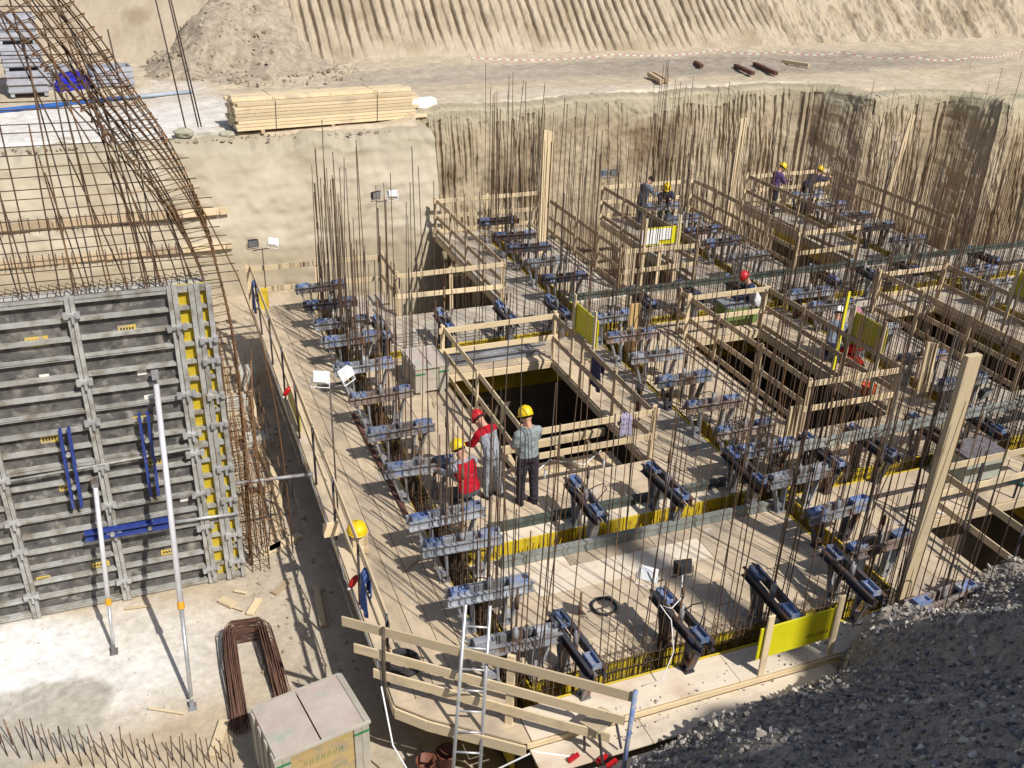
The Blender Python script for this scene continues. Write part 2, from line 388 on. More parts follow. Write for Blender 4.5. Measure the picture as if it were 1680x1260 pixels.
# grooved soil face on the right
PLAN = [(7.7, 27.98), (8.4, 28.05), (11, 28.35), (15, 28.9), (20, 29.3), (22.6, 29.5), (23.5, 29.25), (24.35, 27.6), (25.2, 27.2), (27.2, 27.5), (28.1, 27.3), (28.8, 25.7), (29.6, 25.3), (31.0, 25.6), (31.6, 25.2), (32.2, 23.6), (35.5, 22.2), (46, 19.0)]
PL = [0]
for a, b_ in zip(PLAN, PLAN[1:]): PL.append(PL[-1] + math.hypot(b_[0] - a[0], b_[1] - a[1]))
def plan_at(s):
    for i in range(len(PLAN) - 1):
        if s <= PL[i + 1] or i == len(PLAN) - 2:
            t = (s - PL[i]) / (PL[i + 1] - PL[i])
            a, b_ = PLAN[i], PLAN[i + 1]
            d = Vector((b_[0] - a[0], b_[1] - a[1])).normalized()
            return Vector((a[0] + (b_[0] - a[0]) * t, a[1] + (b_[1] - a[1]) * t)), Vector((d.y, -d.x))
def soil_top(s): return 3.18 + 0.10 * nz(s, 0, 3, 0.5) + 0.05 * nz(s, 0, 9, 3) - (0.75 * min(1, (s - 26) / 5) if s > 26 else 0)
def clamp01(v): return max(0.0, min(1.0, v))
def soil(s, t):
    p, n = plan_at(s)
    p2, n2 = plan_at(min(PL[-1], s + 0.5)); p3, n3 = plan_at(max(0, s - 0.5))
    n = (n + n2 + n3).normalized()
    lo = t < 0.88 - 0.05 * nz(s, 0, 8, 0.7)
    sk = s + (0.25 * t * nz(s, 0, 5, 0.15) + 0.03 * nz(s * 0.6, t * 5, 2, 1.0))
    g = (sk / 0.20) % 1.0; cell_ = math.floor(sk / 0.20)
    dpt = 0.55 + 1.3 * noise.noise(Vector((cell_ * 3.7, t * 7.0, 1.5))) + 0.4 * noise.noise(Vector((s * 0.3, t * 1.5, 4.5)))
    slot = math.exp(-((g - 0.5) / 0.17) ** 4)
    amp = 0.12 * clamp01(dpt) * (1.0 if lo else 0.3)
    amp *= 0.15 if n.x < -0.55 else 1.0
    amp *= 0.35 if 5.0 < s < 9.4 else 1.0
    off = -amp * slot + 0.05 * (noise.noise(Vector((cell_ * 5.1, t * 1.1, 7.5)))) * (1 if lo else 0)
    off += 0.14 * fbm(s, t * 6.5, 0.45, 3) + 0.05 * fbm(s, t * 6.5, 1.6, 3) + 0.022 * fbm(s, t * 6.5, 5, 2)
    lean = 1.1 * t ** 1.1 + (0.7 * (t - 0.93) / 0.07 if t > 0.93 else 0)
    z = DZ - 0.05 + (soil_top(s) - DZ) * min(1.0, t / 0.94) + 0.03 * nz(s, t, 4, 5) + (0.06 * abs(fbm(s, t, 3, 2)) if t > 0.9 else 0)
    q = p - n * lean + n * off
    return (q.x, q.y, z)
grid('soil_face', lin(0, PL[-1], 2100), lin(0, 1, 110), soil, SOIL, False)

# upper terrace with the site road
TERR = ground_mat('terrace_ground', (0.45, 0.37, 0.265), (0.55, 0.465, 0.35), 0.8, [
    (-1.5, 31.5, 6.2, 3.6, 2.5, 0.25, (0.70, 0.67, 0.635), 1.0),
    (3.2, 33.0, 2.6, 2.3, 2.0, 0.4, (0.66, 0.62, 0.57), 0.95),
    (2.5, 36.0, 1.6, 2.4, 2.0, 0.5, (0.58, 0.53, 0.47), 0.8),
    (27, 36.6, 15.0, 2.6, 2.0, 0.5, (0.27, 0.235, 0.195), 0.9),
    (13, 36.3, 7.0, 2.0, 2.0, 0.5, (0.34, 0.30, 0.25), 0.7),
    (18, 32.4, 15.0, 1.5, 2.0, 0.8, (0.60, 0.54, 0.44), 0.7)], bump=0.5, bscale=5, pebble=3)
def front_y(x):
    if x < 8.0: return 28.0
    if x < 8.4: return 28.0 + (29.8 - 28.0) * (x - 8.0) / 0.4
    for i in range(len(PLAN) - 1):
        a, b_ = PLAN[i], PLAN[i + 1]
        if a[0] <= x <= b_[0]:
            return a[1] + (b_[1] - a[1]) * (x - a[0]) / (b_[0] - a[0]) + 1.75
    return 24
def front_hi(x): return max(front_y(x + 0.25 * k) for k in range(-5, 6)) + (0.15 if x > 21 else 0)
def terrace(x, t):
    y0 = (front_hi(x) if x > 20 else front_y(x)) - 0.45; y = y0 + (46 - y0) * t ** 1.4
    z = TZ - (0.55 if x < 20 else 0.95) + (0.57 if x < 20 else 0.97) * min(1, (y - y0) / 0.9)
    if x > 7: z += 0.22 * min(1, (x - 7) / 2) - (0.75 * min(1, (x - 27) / 5) if x > 27 else 0) * max(0, 1 - (y - y0) / 7)
    z += 0.06 * fbm(x, y, 0.3, 3) + 0.035 * fbm(x, y, 1.5, 3)
    rut = math.exp(-((y - 33.2) / 1.8) ** 2) * (x > 9)
    z -= 0.06 * rut
    if y > 35.5: z += (y - 35.5) * 0.05 + 0.10 * abs(fbm(x, y, 1.3, 3)) + 0.06 * abs(fbm(x, y, 4, 2))
    return (x, y, z)
grid('terrace', lin(-34, 48, 420), lin(0, 1, 110), terrace, TERR)

# bank with digger-tooth ridges behind the road
SLOPE = mat('ridged_bank', (0.40, 0.33, 0.24), (0.48, 0.405, 0.305), scale=1.2, stretch=(1, 0.6, 0.6), rough=0.96, bump=0.45, bscale=5, bdist=0.07, c3=(0.33, 0.265, 0.185), s3=0.7, lo3=0.48, hi3=0.68, spec=0.05)
def slope(x, t):
    y = 38.0 + 0.02 * (x - 20) + 20 * t
    z = 2.62 + 16.7 * t
    flat = max(0.0, min(1.0, (x - 3.6) / 1.2))
    er = max(0.0, min(1.0, (x - 26) / 5))
    xs = x + 0.12 * nz(x, t * 3, 0, 0.25) - 0.012 * t * 20 * (1 - er)
    xs += 0.025 * nz(x * 2, t * 30, 4, 1.0)
    g = (xs / 0.43) % 1.0; cell_ = math.floor(xs / 0.43)
    slot = math.exp(-((g - 0.5) / 0.12) ** 2)
    dpt = clamp01(0.7 + 0.8 * noise.noise(Vector((cell_ * 2.3, t * 9, 3.3))))
    rise = 0.5 - 0.5 * math.cos(2 * math.pi * g)
    foot = clamp01((t - 0.015 - 0.05 * (nz(x, 0, 3, 0.2) + 0.5)) / 0.06)
    off = -(0.26 * slot * dpt + 0.10 * (1 - g)) * foot * flat * (1 - 0.8 * er)
    off -= er * (0.75 * abs(fbm(x, t * 2.5, 0.42, 3)) + 0.16 * fbm(x, t * 8, 1.3, 3) + 0.10 * fbm(x, t * 20, 3, 2))
    off += 0.08 * fbm(x, t * 20, 0.5, 3) + 0.05 * fbm(x, t * 26, 2.2, 3) + 0.03 * abs(fbm(x, t * 26, 6, 2))
    if x < 3.6: y += (3.6 - x) * 0.6 + 0.0
    return (x, y - off * 0.6, z + off * 0.8)
grid('ridged_slope', merge(lin(-40, 3, 60), lin(3.05, 45, 1150), lin(45.2, 58, 40)), lin(0, 1, 150), slope, SLOPE, False)

# brown spoil heap at the foot of the bank
HEAP = ground_mat('spoil', (0.29, 0.24, 0.18), (0.42, 0.355, 0.27), 2.0, [], bump=0.8, bscale=4, pebble=4)
def heap(u, v):
    x = -4.5 + 14.5 * u; y = 35.0 + 13 * v
    ridge = math.exp(-(((x - 3.0 - 0.34 * (y - 37)) / (2.4 if x < 3.0 + 0.34 * (y - 37) else 3.6)) ** 2)) * min(1, max(0, (y - 35.6 - 0.25 * max(0, 1.5 - x)) / 3.0))
    h = ridge * (0.9 + 0.52 * max(0, y - 37)) + 0.5 * fbm(x, y, 0.6, 4) * ridge ** 0.5 + 0.2 * abs(fbm(x, y, 2.2, 3)) * ridge ** 0.5
    return (x, y, TZ - 0.12 + h)
grid('spoil_heap', lin(0, 1, 120), lin(0, 1, 130), heap, HEAP)

# dark rubble bank below the viewer
RUB = ground_mat('rubble', (0.25, 0.215, 0.18), (0.42, 0.37, 0.31), 9.0, [], bump=1.0, bscale=14, pebble=16)
def bank_toe(x):
    pts = [(-6, 3.2), (0, 4.6), (2.5, 5.4), (3.6, 6.4), (4.3, 7.08), (5.0, 7.32), (6.1, 7.38), (6.9, 7.45), (7.7, 7.5), (8.1, 7.78), (8.8, 7.72), (9.3, 7.35), (9.8, 7.5), (10.4, 7.85), (11.0, 7.85), (11.6, 7.6), (14, 7.0), (20, 6.5)]
    for a, b_ in zip(pts, pts[1:]):
        if a[0] <= x <= b_[0]: return a[1] + (b_[1] - a[1]) * (x - a[0]) / (b_[0] - a[0])
    return pts[-1][1]
def bank_z(x, t):
    y = bank_toe(x) + 0.22 * clamp01((x - 8.2) / 0.8) - 7.6 * t
    z = -0.16 + 0.36 * clamp01((x - 7.9) / 0.5) - 1.0 * (1 - min(1, t / 0.05)) + 7.05 * t + 0.16 * fbm(x, y, 0.9, 4) + 0.05 * fbm(x, y, 5, 3)
    z += 0.30 * math.exp(-((x - 8.45) / 0.5) ** 2 - ((t - 0.03) / 0.05) ** 2) + 0.30 * math.exp(-((x - 10.9) / 0.8) ** 2 - ((t - 0.03) / 0.06) ** 2)
    if x < 3.6: z -= min(1.6, (3.6 - x) * 1.2)
    return y, min(z, 7.45 + 0.05 * nz(x, y, 0, 2))
def bank(x, t):
    y, z = bank_z(x, t)
    return (x, y, z)
grid('rubble_bank', lin(-5, 19, 420), lin(0, 1, 170), bank, RUB)
# unseen mound added behind the viewer to throw shade on the near bank
def mound(u, v):
    x = 1.0 + 24 * u; y = -1.2 - 7.5 * v
    h = 7.2 + (5.4 + 0.45 * nz(x, 0, 5, 0.5) + 0.30 * nz(x, 0, 2, 1.6)) * math.exp(-((v - 0.33) / 0.24) ** 2) * clamp01(u / 0.12)
    return (x, y, h + 0.12 * fbm(x, y, 1.1, 3))
grid('shade_mound', lin(0, 1, 120), lin(0, 1, 50), mound, RUB)
gv = MB()
STN = [mat('stone_dark', (0.20, 0.175, 0.155), (0.45, 0.40, 0.35), scale=9, rough=0.9), mat('stone_blue', (0.12, 0.12, 0.135), (0.24, 0.235, 0.25), scale=9, rough=0.9), mat('stone_pale', (0.45, 0.41, 0.35), (0.68, 0.62, 0.54), scale=9, rough=0.9)]
def stone(mb, c, r):
    ax = [Vector((random.gauss(0, 1), random.gauss(0, 1), random.gauss(0, 1))).normalized() for _ in range(8)]
    q = Euler((random.random() * 6, random.random() * 6, random.random() * 6)).to_matrix()
    base = [(1, 0, 0), (-1, 0, 0), (0, 1, 0), (0, -1, 0), (0, 0, 1), (0, 0, -1), (.6, .6, .6), (-.6, .6, -.6), (.6, -.6, -.6), (-.6, -.6, .6)]
    sc = Vector((random.uniform(0.7, 1.3), random.uniform(0.6, 1.1), random.uniform(0.45, 0.9)))
    vs = [q @ Vector((b0 * sc.x, b1 * sc.y, b2 * sc.z)) * (r * random.uniform(0.85, 1.15)) + Vector(c) for b0, b1, b2 in base]
    fs = [(0, 2, 6), (2, 4, 6), (4, 0, 6), (1, 2, 7), (1, 7, 5), (5, 7, 2), (0, 3, 8), (0, 8, 5), (5, 8, 3), (1, 3, 9), (1, 9, 4), (4, 9, 3), (0, 4, 3), (0, 5, 2), (1, 4, 2), (1, 5, 3)]
    mb.add(vs, fs)
for i in range(17000):
    t = random.random() ** 1.7 * 0.62 + 0.004
    x = random.uniform(3.6, 13.5 - 6 * t)
    y, z = bank_z(x, t)
    r = 0.010 + 0.040 * random.random() ** 4
    gv.mi = 0 if random.random() < 0.62 else (1 if random.random() < 0.6 else 2)
    stone(gv, (x, y + 0.01, z + r * 0.45), r)
for i in range(170):      # loose stones that rolled onto the planks
    x = random.uniform(4.5, 9.0); y = bank_toe(x) + 0.1 + abs(random.gauss(0, 0.22))
    if y < 8.1: gv.mi = random.choice((0, 0, 1, 2)); stone(gv, (x, y, 0.008 if y > 7.63 else -0.10), 0.008 + 0.02 * random.random() ** 2)
for i in range(110):
    t = random.random() ** 1.4 * 0.6 + 0.01
    x = random.uniform(4.2, 12 - 5 * t); y, z = bank_z(x, t)
    gv.mi = random.choice((0, 0, 1, 2)); stone(gv, (x, y, z + 0.02), random.uniform(0.035, 0.075))
tag(gv.build('gravel', STN), 'dark grey broken gravel and stones covering the near bank', 'gravel', None, 'stuff')
# stray clods on the terrace and at the foot of the ridged bank
cl = MB()
for i in range(3200):
    x = random.uniform(3, 44); y = random.gauss(37.2, 0.9)
    stone(cl, (x, y, 3.05 + 0.06 * max(0, y - 36)), 0.02 + 0.10 * random.random() ** 4)
for i in range(500):
    x = random.uniform(-6, 8.2); y = 27.75 + abs(random.gauss(0, 0.45)); stone(cl, (x, y, TZ - 0.03), 0.015 + 0.06 * random.random() ** 4)
for i in range(900):
    x = random.uniform(-1.5, 5.2); y = random.uniform(35.4, 44)
    hz = heap((x + 4.5) / 14.5, (y - 35) / 13)[2]
    stone(cl, (x, y, hz + 0.01), 0.03 + 0.12 * random.random() ** 3)
tag(cl.build('soil_clods', HEAP), 'scattered brown soil clods along the foot of the ridged bank', 'clods', None, 'stuff')

# ---------------------------------------------------------------- slipform deck
WX = {'left': 3.66, 'second': 9.60, 'third': 15.08, 'fourth': 20.5}
WY = {'front': 8.33, 'middle': 11.30, 'back': 18.75}
TI, TO = 0.155, 0.187            # trench half width, start of the planks
def planks(root, x0, x1, y0, y1, along, m, wd=0.5, ln=2.4, z=0.0, th=0.03):
    """sheets laid side by side with narrow joints"""
    if along == 'x': A0, A1, B0, B1 = x0, x1, y0, y1
    else: A0, A1, B0, B1 = y0, y1, x0, x1
    nb = max(1, round((B1 - B0) / wd)); w_ = (B1 - B0) / nb
    for i in range(nb):
        a = A0; first = True
        while a < A1 - 0.02:
            l = ln * random.choice((1.0, 1.0, 0.75, 0.5)) if first else ln
            e = min(A1, a + l)
            if A1 - e < 0.3: e = A1
            zz = z - th / 2 + random.uniform(-0.0025, 0.0025)
            bc = B0 + (i + 0.5) * w_
            p, q = ((a + 0.005, bc, zz), (e - 0.004, bc, zz)) if along == 'x' else ((bc, a + 0.004, zz), (bc, e - 0.004, zz))
            q = (q[0], q[1], zz + random.uniform(-0.003, 0.003))
            mm = m if random.random() > 0.12 else random.choice((PLY, PLYG, WHITEPLY))
            board('plank', p, q, w_ - 0.010, th, mm, root, bev=0.002)
            a = e; first = False
def fascia(root, p, q, m=None, ht=0.17):
    board('edge_board', (p[0], p[1], -0.04 - ht / 2), (q[0], q[1], -0.04 - ht / 2), 0.03, ht, m or WOOD, root)
def deckpart(label, loc): return empty('working_deck', loc, label, 'deck')

d = deckpart('long plank walkway outside the left wall trench', (2.8, 15, 0))
planks(d, 2.05, 3.66 - TO, 8.75, 22.4, 'y', PLY, wd=0.3, ln=3.6)
fascia(d, (2.05, 8.75), (2.05, 22.4)); fascia(d, (2.05, 22.42), (5.35, 22.42))
c = MB().prism([(2.06, 8.74), (2.38, 8.40), (3.38, 7.62), (3.66 - TO, 7.62), (3.66 - TO, 8.74)], -0.03, -0.002)
c.build('corner_sheet', PLY, d)
fascia(d, (2.05, 8.72), (2.38, 8.38)); fascia(d, (2.38, 8.38), (3.40, 7.59))
d = deckpart('bright plank walkway along the outside of the front wall', (6, 7.8, 0))
planks(d, 3.66 - TO + 0.01, 9.44, 7.62, 8.33 - TO, 'x', WHITEPLY, wd=0.53, ln=3.0)
planks(d, 3.45, 9.6, 7.18, 7.60, 'x', WHITEPLY, wd=0.42, ln=3.0, z=-0.12)
board('edge_board', (3.42, 7.61, -0.07), (9.4, 7.61, -0.07), 0.03, 0.08, WOOD, d)
planks(d, 3.05, 7.6, 5.3, 7.16, 'x', WHITEPLY, wd=0.46, ln=2.2, z=-0.22)
d = deckpart('pale plywood floor of the closed front cell between two yellow strips', (6.5, 9.8, 0))
planks(d, 3.66 + TO, 9.60 - TO, 8.33 + TO, 11.30 - TO, 'x', PLY, wd=0.5, ln=1.5)

def cell(label, x0, x1, y0, y1, pit, m=PLY, far=None):
    """rim of deck round an open pit; far limits the side strips where the cell has no far strip"""
    px0, px1, py0, py1 = pit
    d = deckpart(label, ((px0 + px1) / 2, y0 + 0.5, 0))
    if y0 < py0: planks(d, x0, x1, y0, py0, 'x', m)
    yt = y1
    planks(d, x0, px0, py0, far[0] if far else y1, 'y', m)
    planks(d, px1, x1, py0, far[1] if far else y1, 'y', m)
    if not far: planks(d, px0, px1, py1, y1, 'x', m)
    fascia(d, (px0, py0), (px1, py0)); fascia(d, (px0, py0), (px0, far[0] if far else py1)); fascia(d, (px1, py0), (px1, far[1] if far else py1))
    if not far: fascia(d, (px0, py1), (px1, py1))
    return d
CX = [(3.66 + TO, 9.60 - TO), (9.60 + TO, 15.08 - TO), (15.08 + TO, 20.5 - TO), (20.5 + TO, 26.5)]
Y2 = (11.30 + TO, 18.75 - TO); Y3 = 18.75 + TO
P12 = (5.42, 8.0, 13.0, 17.5); P22 = (11.4, 13.52, 13.0, 17.5); P32 = (16.9, 18.97, 13.0, 17.5); P42 = (22.3, 26.5, 13.0, 17.5)
cell('deck rim around the open pit beside the man in grey shirt', *CX[0], *Y2, P12)
cell('deck rim around the pit with yellow measuring staff', *CX[1], *Y2, P22)
cell('deck rim around the long pit on the right side', *CX[2], *Y2, P32, PLYG)
cell('deck at the right edge beside the yellow board', *CX[3], *Y2, P42, PLYG)
cell('far left deck with the small dark pit below the beige wall', *CX[0], Y3, 26.6, (5.35, 8.05, 20.85, 26.6), PLYG, far=(22.4, 26.6))
cell('far deck around the pit with white paper on yellow board', *CX[1], Y3, 26.6, (11.35, 13.6, 20.85, 26.6), PLYG, far=(26.6, 26.6))
cell('far right deck where two men bend over a yoke', *CX[2], Y3, 26.6, (16.9, 19.0, 20.85, 26.6), PLYG, far=(26.6, 26.6))
d = deckpart('farthest right deck strip below the grooved soil face', (21.5, 22, 0))
planks(d, 20.5 + TO, 22.35, Y3, 26.6, 'y', PLYG); planks(d, 22.35, 26, Y3, 20.85, 'x', PLYG)
d = deckpart('deck around the open pit at the right behind the tall timber', (10.6, 9, 0))
planks(d, 9.60 + TO, 11.42, 6.9, 11.30 - TO, 'y', PLY, wd=0.42)
planks(d, 11.42, 15.08 - TO, 9.77, 11.30 - TO, 'x', PLY); planks(d, 15.08 + TO, 20, 9.77, 11.30 - TO, 'x', PLYG)
fascia(d, (11.42, 9.77), (20, 9.77)); fascia(d, (11.42, 6.9), (11.42, 9.77))
planks(d, 9.44, 9.60 - TO, 6.9, 7.6, 'y', PLY)

# yellow shutter boards lining the wall trenches
def shutter(label, axis, c_, runs, top=0.008):
    loc = (c_, (runs[0][0] + runs[-1][1]) / 2, GZ) if axis == 'y' else ((runs[0][0] + runs[-1][1]) / 2, c_, GZ)
    t = empty('wall_formwork', loc, label, 'formwork')
    for a, b_ in runs:
        n = max(1, round((b_ - a) / 2.0)); l = (b_ - a) / n
        for k in range(n):
            for sd in (-1, 1):
                o = c_ + sd * (TI + 0.0135)
                p0, p1 = a + k * l + 0.004, a + (k + 1) * l - 0.004
                zt = top + random.uniform(-0.004, 0.006)
                P, Q = ((o, p0, 0), (o, p1, 0)) if axis == 'y' else ((p0, o, 0), (p1, o, 0))
                h = zt - GZ - 0.12
                zc = zt - h / 2
                board('form_board', (P[0], P[1], zc), (Q[0], Q[1], zc), 0.027, h, YELLOW, t, bev=0.003)
    return t
g = TI + 0.03
shutter('yellow form boards of the left outer wall', 'y', 3.66, [(8.33 - g, 11.30 - g), (11.30 + g, 18.75 - g), (18.75 + g, 22.2)], top=-0.06)
shutter('yellow form boards of the wall behind the tall leaning timber', 'y', 9.60, [(6.9, 8.33 - g), (8.33 + g, 11.30 - g), (11.30 + g, 18.75 - g), (18.75 + g, 26.5)])
shutter('yellow form boards of the wall between second and third pits', 'y', 15.08, [(9.8, 11.30 - g), (11.30 + g, 18.75 - g), (18.75 + g, 26.5)])
shutter('yellow form boards of the wall farthest right', 'y', 20.5, [(9.8, 11.30 - g), (11.30 + g, 18.75 - g), (18.75 + g, 26.5)])
shutter('yellow form boards of the front wall behind the rebar mesh', 'x', 8.33, [(3.66 + g, 9.60 - g)])
shutter('yellow form boards of the middle cross wall behind the green beam', 'x', 11.30, [(3.66 + g, 9.60 - g), (9.60 + g, 15.08 - g), (15.08 + g, 20.3)])
shutter('yellow form boards of the back cross wall', 'x', 18.75, [(3.66 + g, 9.60 - g), (9.60 + g, 15.08 - g), (15.08 + g, 20.5 - g), (20.5 + g, 25)])
DARKW = mat('dark_brown_wall', (0.10, 0.075, 0.05), (0.18, 0.14, 0.10), scale=2, rough=0.9)  # plain dark brown for the walls below the form boards
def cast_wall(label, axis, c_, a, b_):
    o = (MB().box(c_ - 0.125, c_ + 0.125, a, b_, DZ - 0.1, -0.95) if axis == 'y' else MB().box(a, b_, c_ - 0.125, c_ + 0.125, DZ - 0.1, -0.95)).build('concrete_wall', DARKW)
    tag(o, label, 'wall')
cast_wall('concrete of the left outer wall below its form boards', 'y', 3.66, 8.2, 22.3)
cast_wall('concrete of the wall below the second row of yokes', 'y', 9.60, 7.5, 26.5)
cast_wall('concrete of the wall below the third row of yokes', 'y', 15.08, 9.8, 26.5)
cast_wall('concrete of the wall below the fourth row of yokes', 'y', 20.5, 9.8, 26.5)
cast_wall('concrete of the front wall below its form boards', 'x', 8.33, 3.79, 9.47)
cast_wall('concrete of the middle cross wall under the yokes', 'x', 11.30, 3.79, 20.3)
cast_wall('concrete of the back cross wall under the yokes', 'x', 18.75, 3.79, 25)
# pale planks bridging the trench of the second wall
for k, yy in enumerate((15.7, 14.5)):
    o = board('trench_cover', (9.6, yy - 0.5, 0.024), (9.6, yy + 0.5, 0.024), 0.24, 0.022, WOOD)
    tag(o, ['pale cover board over the trench, farther of two', 'pale cover board over the trench, nearer of two'][k], 'board', 'trench cover boards')

# ---------------------------------------------------------------- yokes
def make_yoke(cb, lg, sdm, hose=True, jack=True):
    root = bpy.data.objects.new('formwork_yoke', None); COL.objects.link(root)
    def part(mb, name, m, par, smooth=False):
        o = bpy.data.objects.new(name, mb.mesh(name, [m], smooth)); COL.objects.link(o); o.parent = par; return o
    for s_ in (-1, 1):
        m_ = MB(); y = 0.075 * s_
        m_.box(-0.62, 0.62, y - 0.006, y + 0.006, 0.58, 0.72)
        fl = (y, y + 0.055) if s_ > 0 else (y - 0.055, y)
        m_.box(-0.62, 0.62, *fl, 0.711, 0.724)
        m_.box(-0.62, 0.62, *fl, 0.574, 0.587)
        part(m_, 'crossbar', cb, root)
    for s_ in (-1, 1):
        x = 0.42 * s_
        m_ = MB()
        m_.box(x - 0.14, x + 0.14, -0.066, -0.056, 0.63, 0.775); m_.box(x - 0.14, x + 0.14, 0.056, 0.066, 0.63, 0.775)
        m_.box(x - 0.14, x + 0.14, -0.055, 0.055, 0.70, 0.715)
        m_.box(x + 0.13 * s_ - 0.006, x + 0.13 * s_ + 0.006, -0.055, 0.055, 0.716, 0.785)
        m_.box(x - 0.13 * s_ - 0.006, x - 0.13 * s_ + 0.006, -0.055, 0.055, 0.716, 0.755)
        part(m_, 'saddle', sdm, root)
        tx = 0.37 * s_; bx = 0.275 * s_
        m_ = MB()
        for e in (-1, 1):
            m_.bar((tx + e * 0.115, 0, 0.58), (bx + e * 0.048, 0, 0.03), 0.034, 0.11, up=(0, 1, 0))
        m_.box(tx - 0.15, tx + 0.15, -0.055, 0.055, 0.545, 0.572)
        xc = tx + (bx - tx) * 0.72
        m_.box(xc - 0.06, xc + 0.06, -0.045, 0.045, 0.11, 0.19)
        lo_ = part(m_, 'leg', lg, root)
        part(MB().box(bx - 0.085, bx + 0.085, -0.07, 0.07, 0.004, 0.03), 'shoe', lg, lo_)
        part(MB().box(tx - 0.07, tx + 0.07, -0.088, -0.083, 0.60, 0.69), 'gusset', sdm, lo_)
    if jack:
        j = part(MB().lathe([(0.035, 0.62), (0.04, 0.72), (0.04, 0.84), (0.025, 0.85), (0.025, 0.89)], 10), 'jack', STEEL, root, True)
        if hose:
            a = random.uniform(0, 1)
            h = MB().tube([(0.04, 0.0, 0.83), (0.10, 0.02 + 0.1 * a, 0.95), (0.20, 0.10 + 0.1 * a, 1.04), (0.33, 0.2 * a, 1.02), (0.38, 0.03, 0.90), (0.34, 0.01, 0.76)], 0.009, 5)
            part(h, 'hose', BLACK, j, True)
    return root
protos = [make_yoke(RUSTST, LSTEEL, BLUE), make_yoke(STEEL, STEEL, BLUE, False), make_yoke(DSTEEL, STEEL, BLUE), make_yoke(STEEL, LSTEEL, LSTEEL, False), make_yoke(LSTEEL, LSTEEL, BLUE, True), make_yoke(DSTEEL, DSTEEL, BLUE, True), make_yoke(STEEL, DSTEEL, BLUE, False)]
used = [False] * 7
rods = []            # (x, y, z0, z1, leanx, leany, r, wall)
YL = []; YN = []
def yoke(x, y, rz, label, group):
    k = (random.choice((0, 0, 1, 3, 4, 6)) if y < 19 else random.choice((1, 2, 2, 3, 5, 6))) if rz == 0 else random.choice((2, 2, 5))
    if not used[k]: o = protos[k]; used[k] = True
    else: o = copy_tree(protos[k])
    o.location = (x + random.uniform(-0.02, 0.02), y + random.uniform(-0.02, 0.02), 0)
    o.rotation_euler = (random.uniform(-0.012, 0.012), random.uniform(-0.012, 0.012), rz + random.uniform(-0.07, 0.07) + (math.pi if random.random() < 0.4 else 0))
    tag(o, label, 'yoke', group)
    YL.append((x, y)); YN.append(label.replace('from the near end over the', 'of the').replace('from the left over the', 'of the'))
WALLNAME = {'left': 'left outer wall', 'second': 'wall by the tall leaning timber', 'third': 'wall with the crouching yellow helmet', 'fourth': 'wall farthest right'}
for wn, ys in (('left', (21.65, 20.54, 19.38, 18.47, 17.1, 15.77, 14.39, 13.09, 11.61, 10.86, 9.73, 8.67)),
               ('second', (25.4, 24.0, 22.94, 21.77, 20.54, 17.9, 16.84, 15.75, 14.6, 13.5, 12.45, 11.75, 10.81, 9.75, 8.81, 7.49)),
               ('third', (25.4, 24.07, 22.94, 21.84, 20.54, 17.85, 16.98, 15.4, 13.95, 12.77)),
               ('fourth', (25.3, 24.0, 22.9, 21.8, 20.5, 17.8, 16.9, 15.5, 14.0))):
    for k, yy in enumerate(reversed(ys)):
        yoke(WX[wn], yy, 0, '%s yoke from the near end over the %s' % (ORD[k], WALLNAME[wn]), 'yokes over the ' + WALLNAME[wn])
for k, xx in enumerate((4.38, 5.88, 7.36, 8.74)): yoke(xx, 8.33, math.pi / 2, '%s yoke from the left over the front wall' % ORD[k], 'yokes over the front wall')
for k, xx in enumerate((5.89, 7.35, 8.88, 10.46, 11.56, 12.9, 14.1, 16.4, 17.9)): yoke(xx, 11.30, math.pi / 2, '%s yoke from the left over the middle cross wall' % ORD[k], 'yokes over the middle cross wall')
for k, xx in enumerate((4.43, 5.86, 7.35, 8.64, 10.9, 12.2, 13.6, 16.2, 17.5, 18.8, 21.6)): yoke(xx, 18.75, math.pi / 2, '%s yoke from the left over the back cross wall' % ORD[k], 'yokes over the back cross wall')

# green beams
DGREEN = mat('dark_green_beam', (0.05, 0.062, 0.054), (0.10, 0.115, 0.10), scale=5, rough=0.65, c3=(0.2, 0.21, 0.19), s3=3, lo3=0.55, hi3=0.75)
def beam(label, p, q, m=GREENB, ht=0.17, wd=0.09):
    p = Vector(p); q = Vector(q)
    mb = MB()
    mb.bar(p + Vector((0, 0, ht - 0.02)), q + Vector((0, 0, ht - 0.02)), wd, 0.04)
    mb.bar(p + Vector((0, 0, 0.02)), q + Vector((0, 0, 0.02)), wd, 0.04)
    mb.bar(p + Vector((0, 0, ht / 2)), q + Vector((0, 0, ht / 2)), wd * 0.45, ht - 0.08)
    return tag(mb.build('steel_beam', m), label, 'beam', 'green beams along the cross walls')
beam('pale green beam lying in front of the middle yellow strip', (4.3, 10.90, 0.004), (9.38, 10.90, 0.004))
beam('dark green beam lying on the deck behind the middle yellow strip', (4.4, 11.80, 0.004), (9.38, 11.80, 0.004), m=DGREEN, ht=0.15)
beam('long pale green beam laid over the right-hand yokes of the middle wall', (9.75, 11.30, 0.80), (20.0, 11.34, 0.80))
beam('very long green beam laid over the yokes of the back wall', (8.9, 18.75, 0.80), (27, 18.75, 0.80), m=DGREEN, ht=0.15)

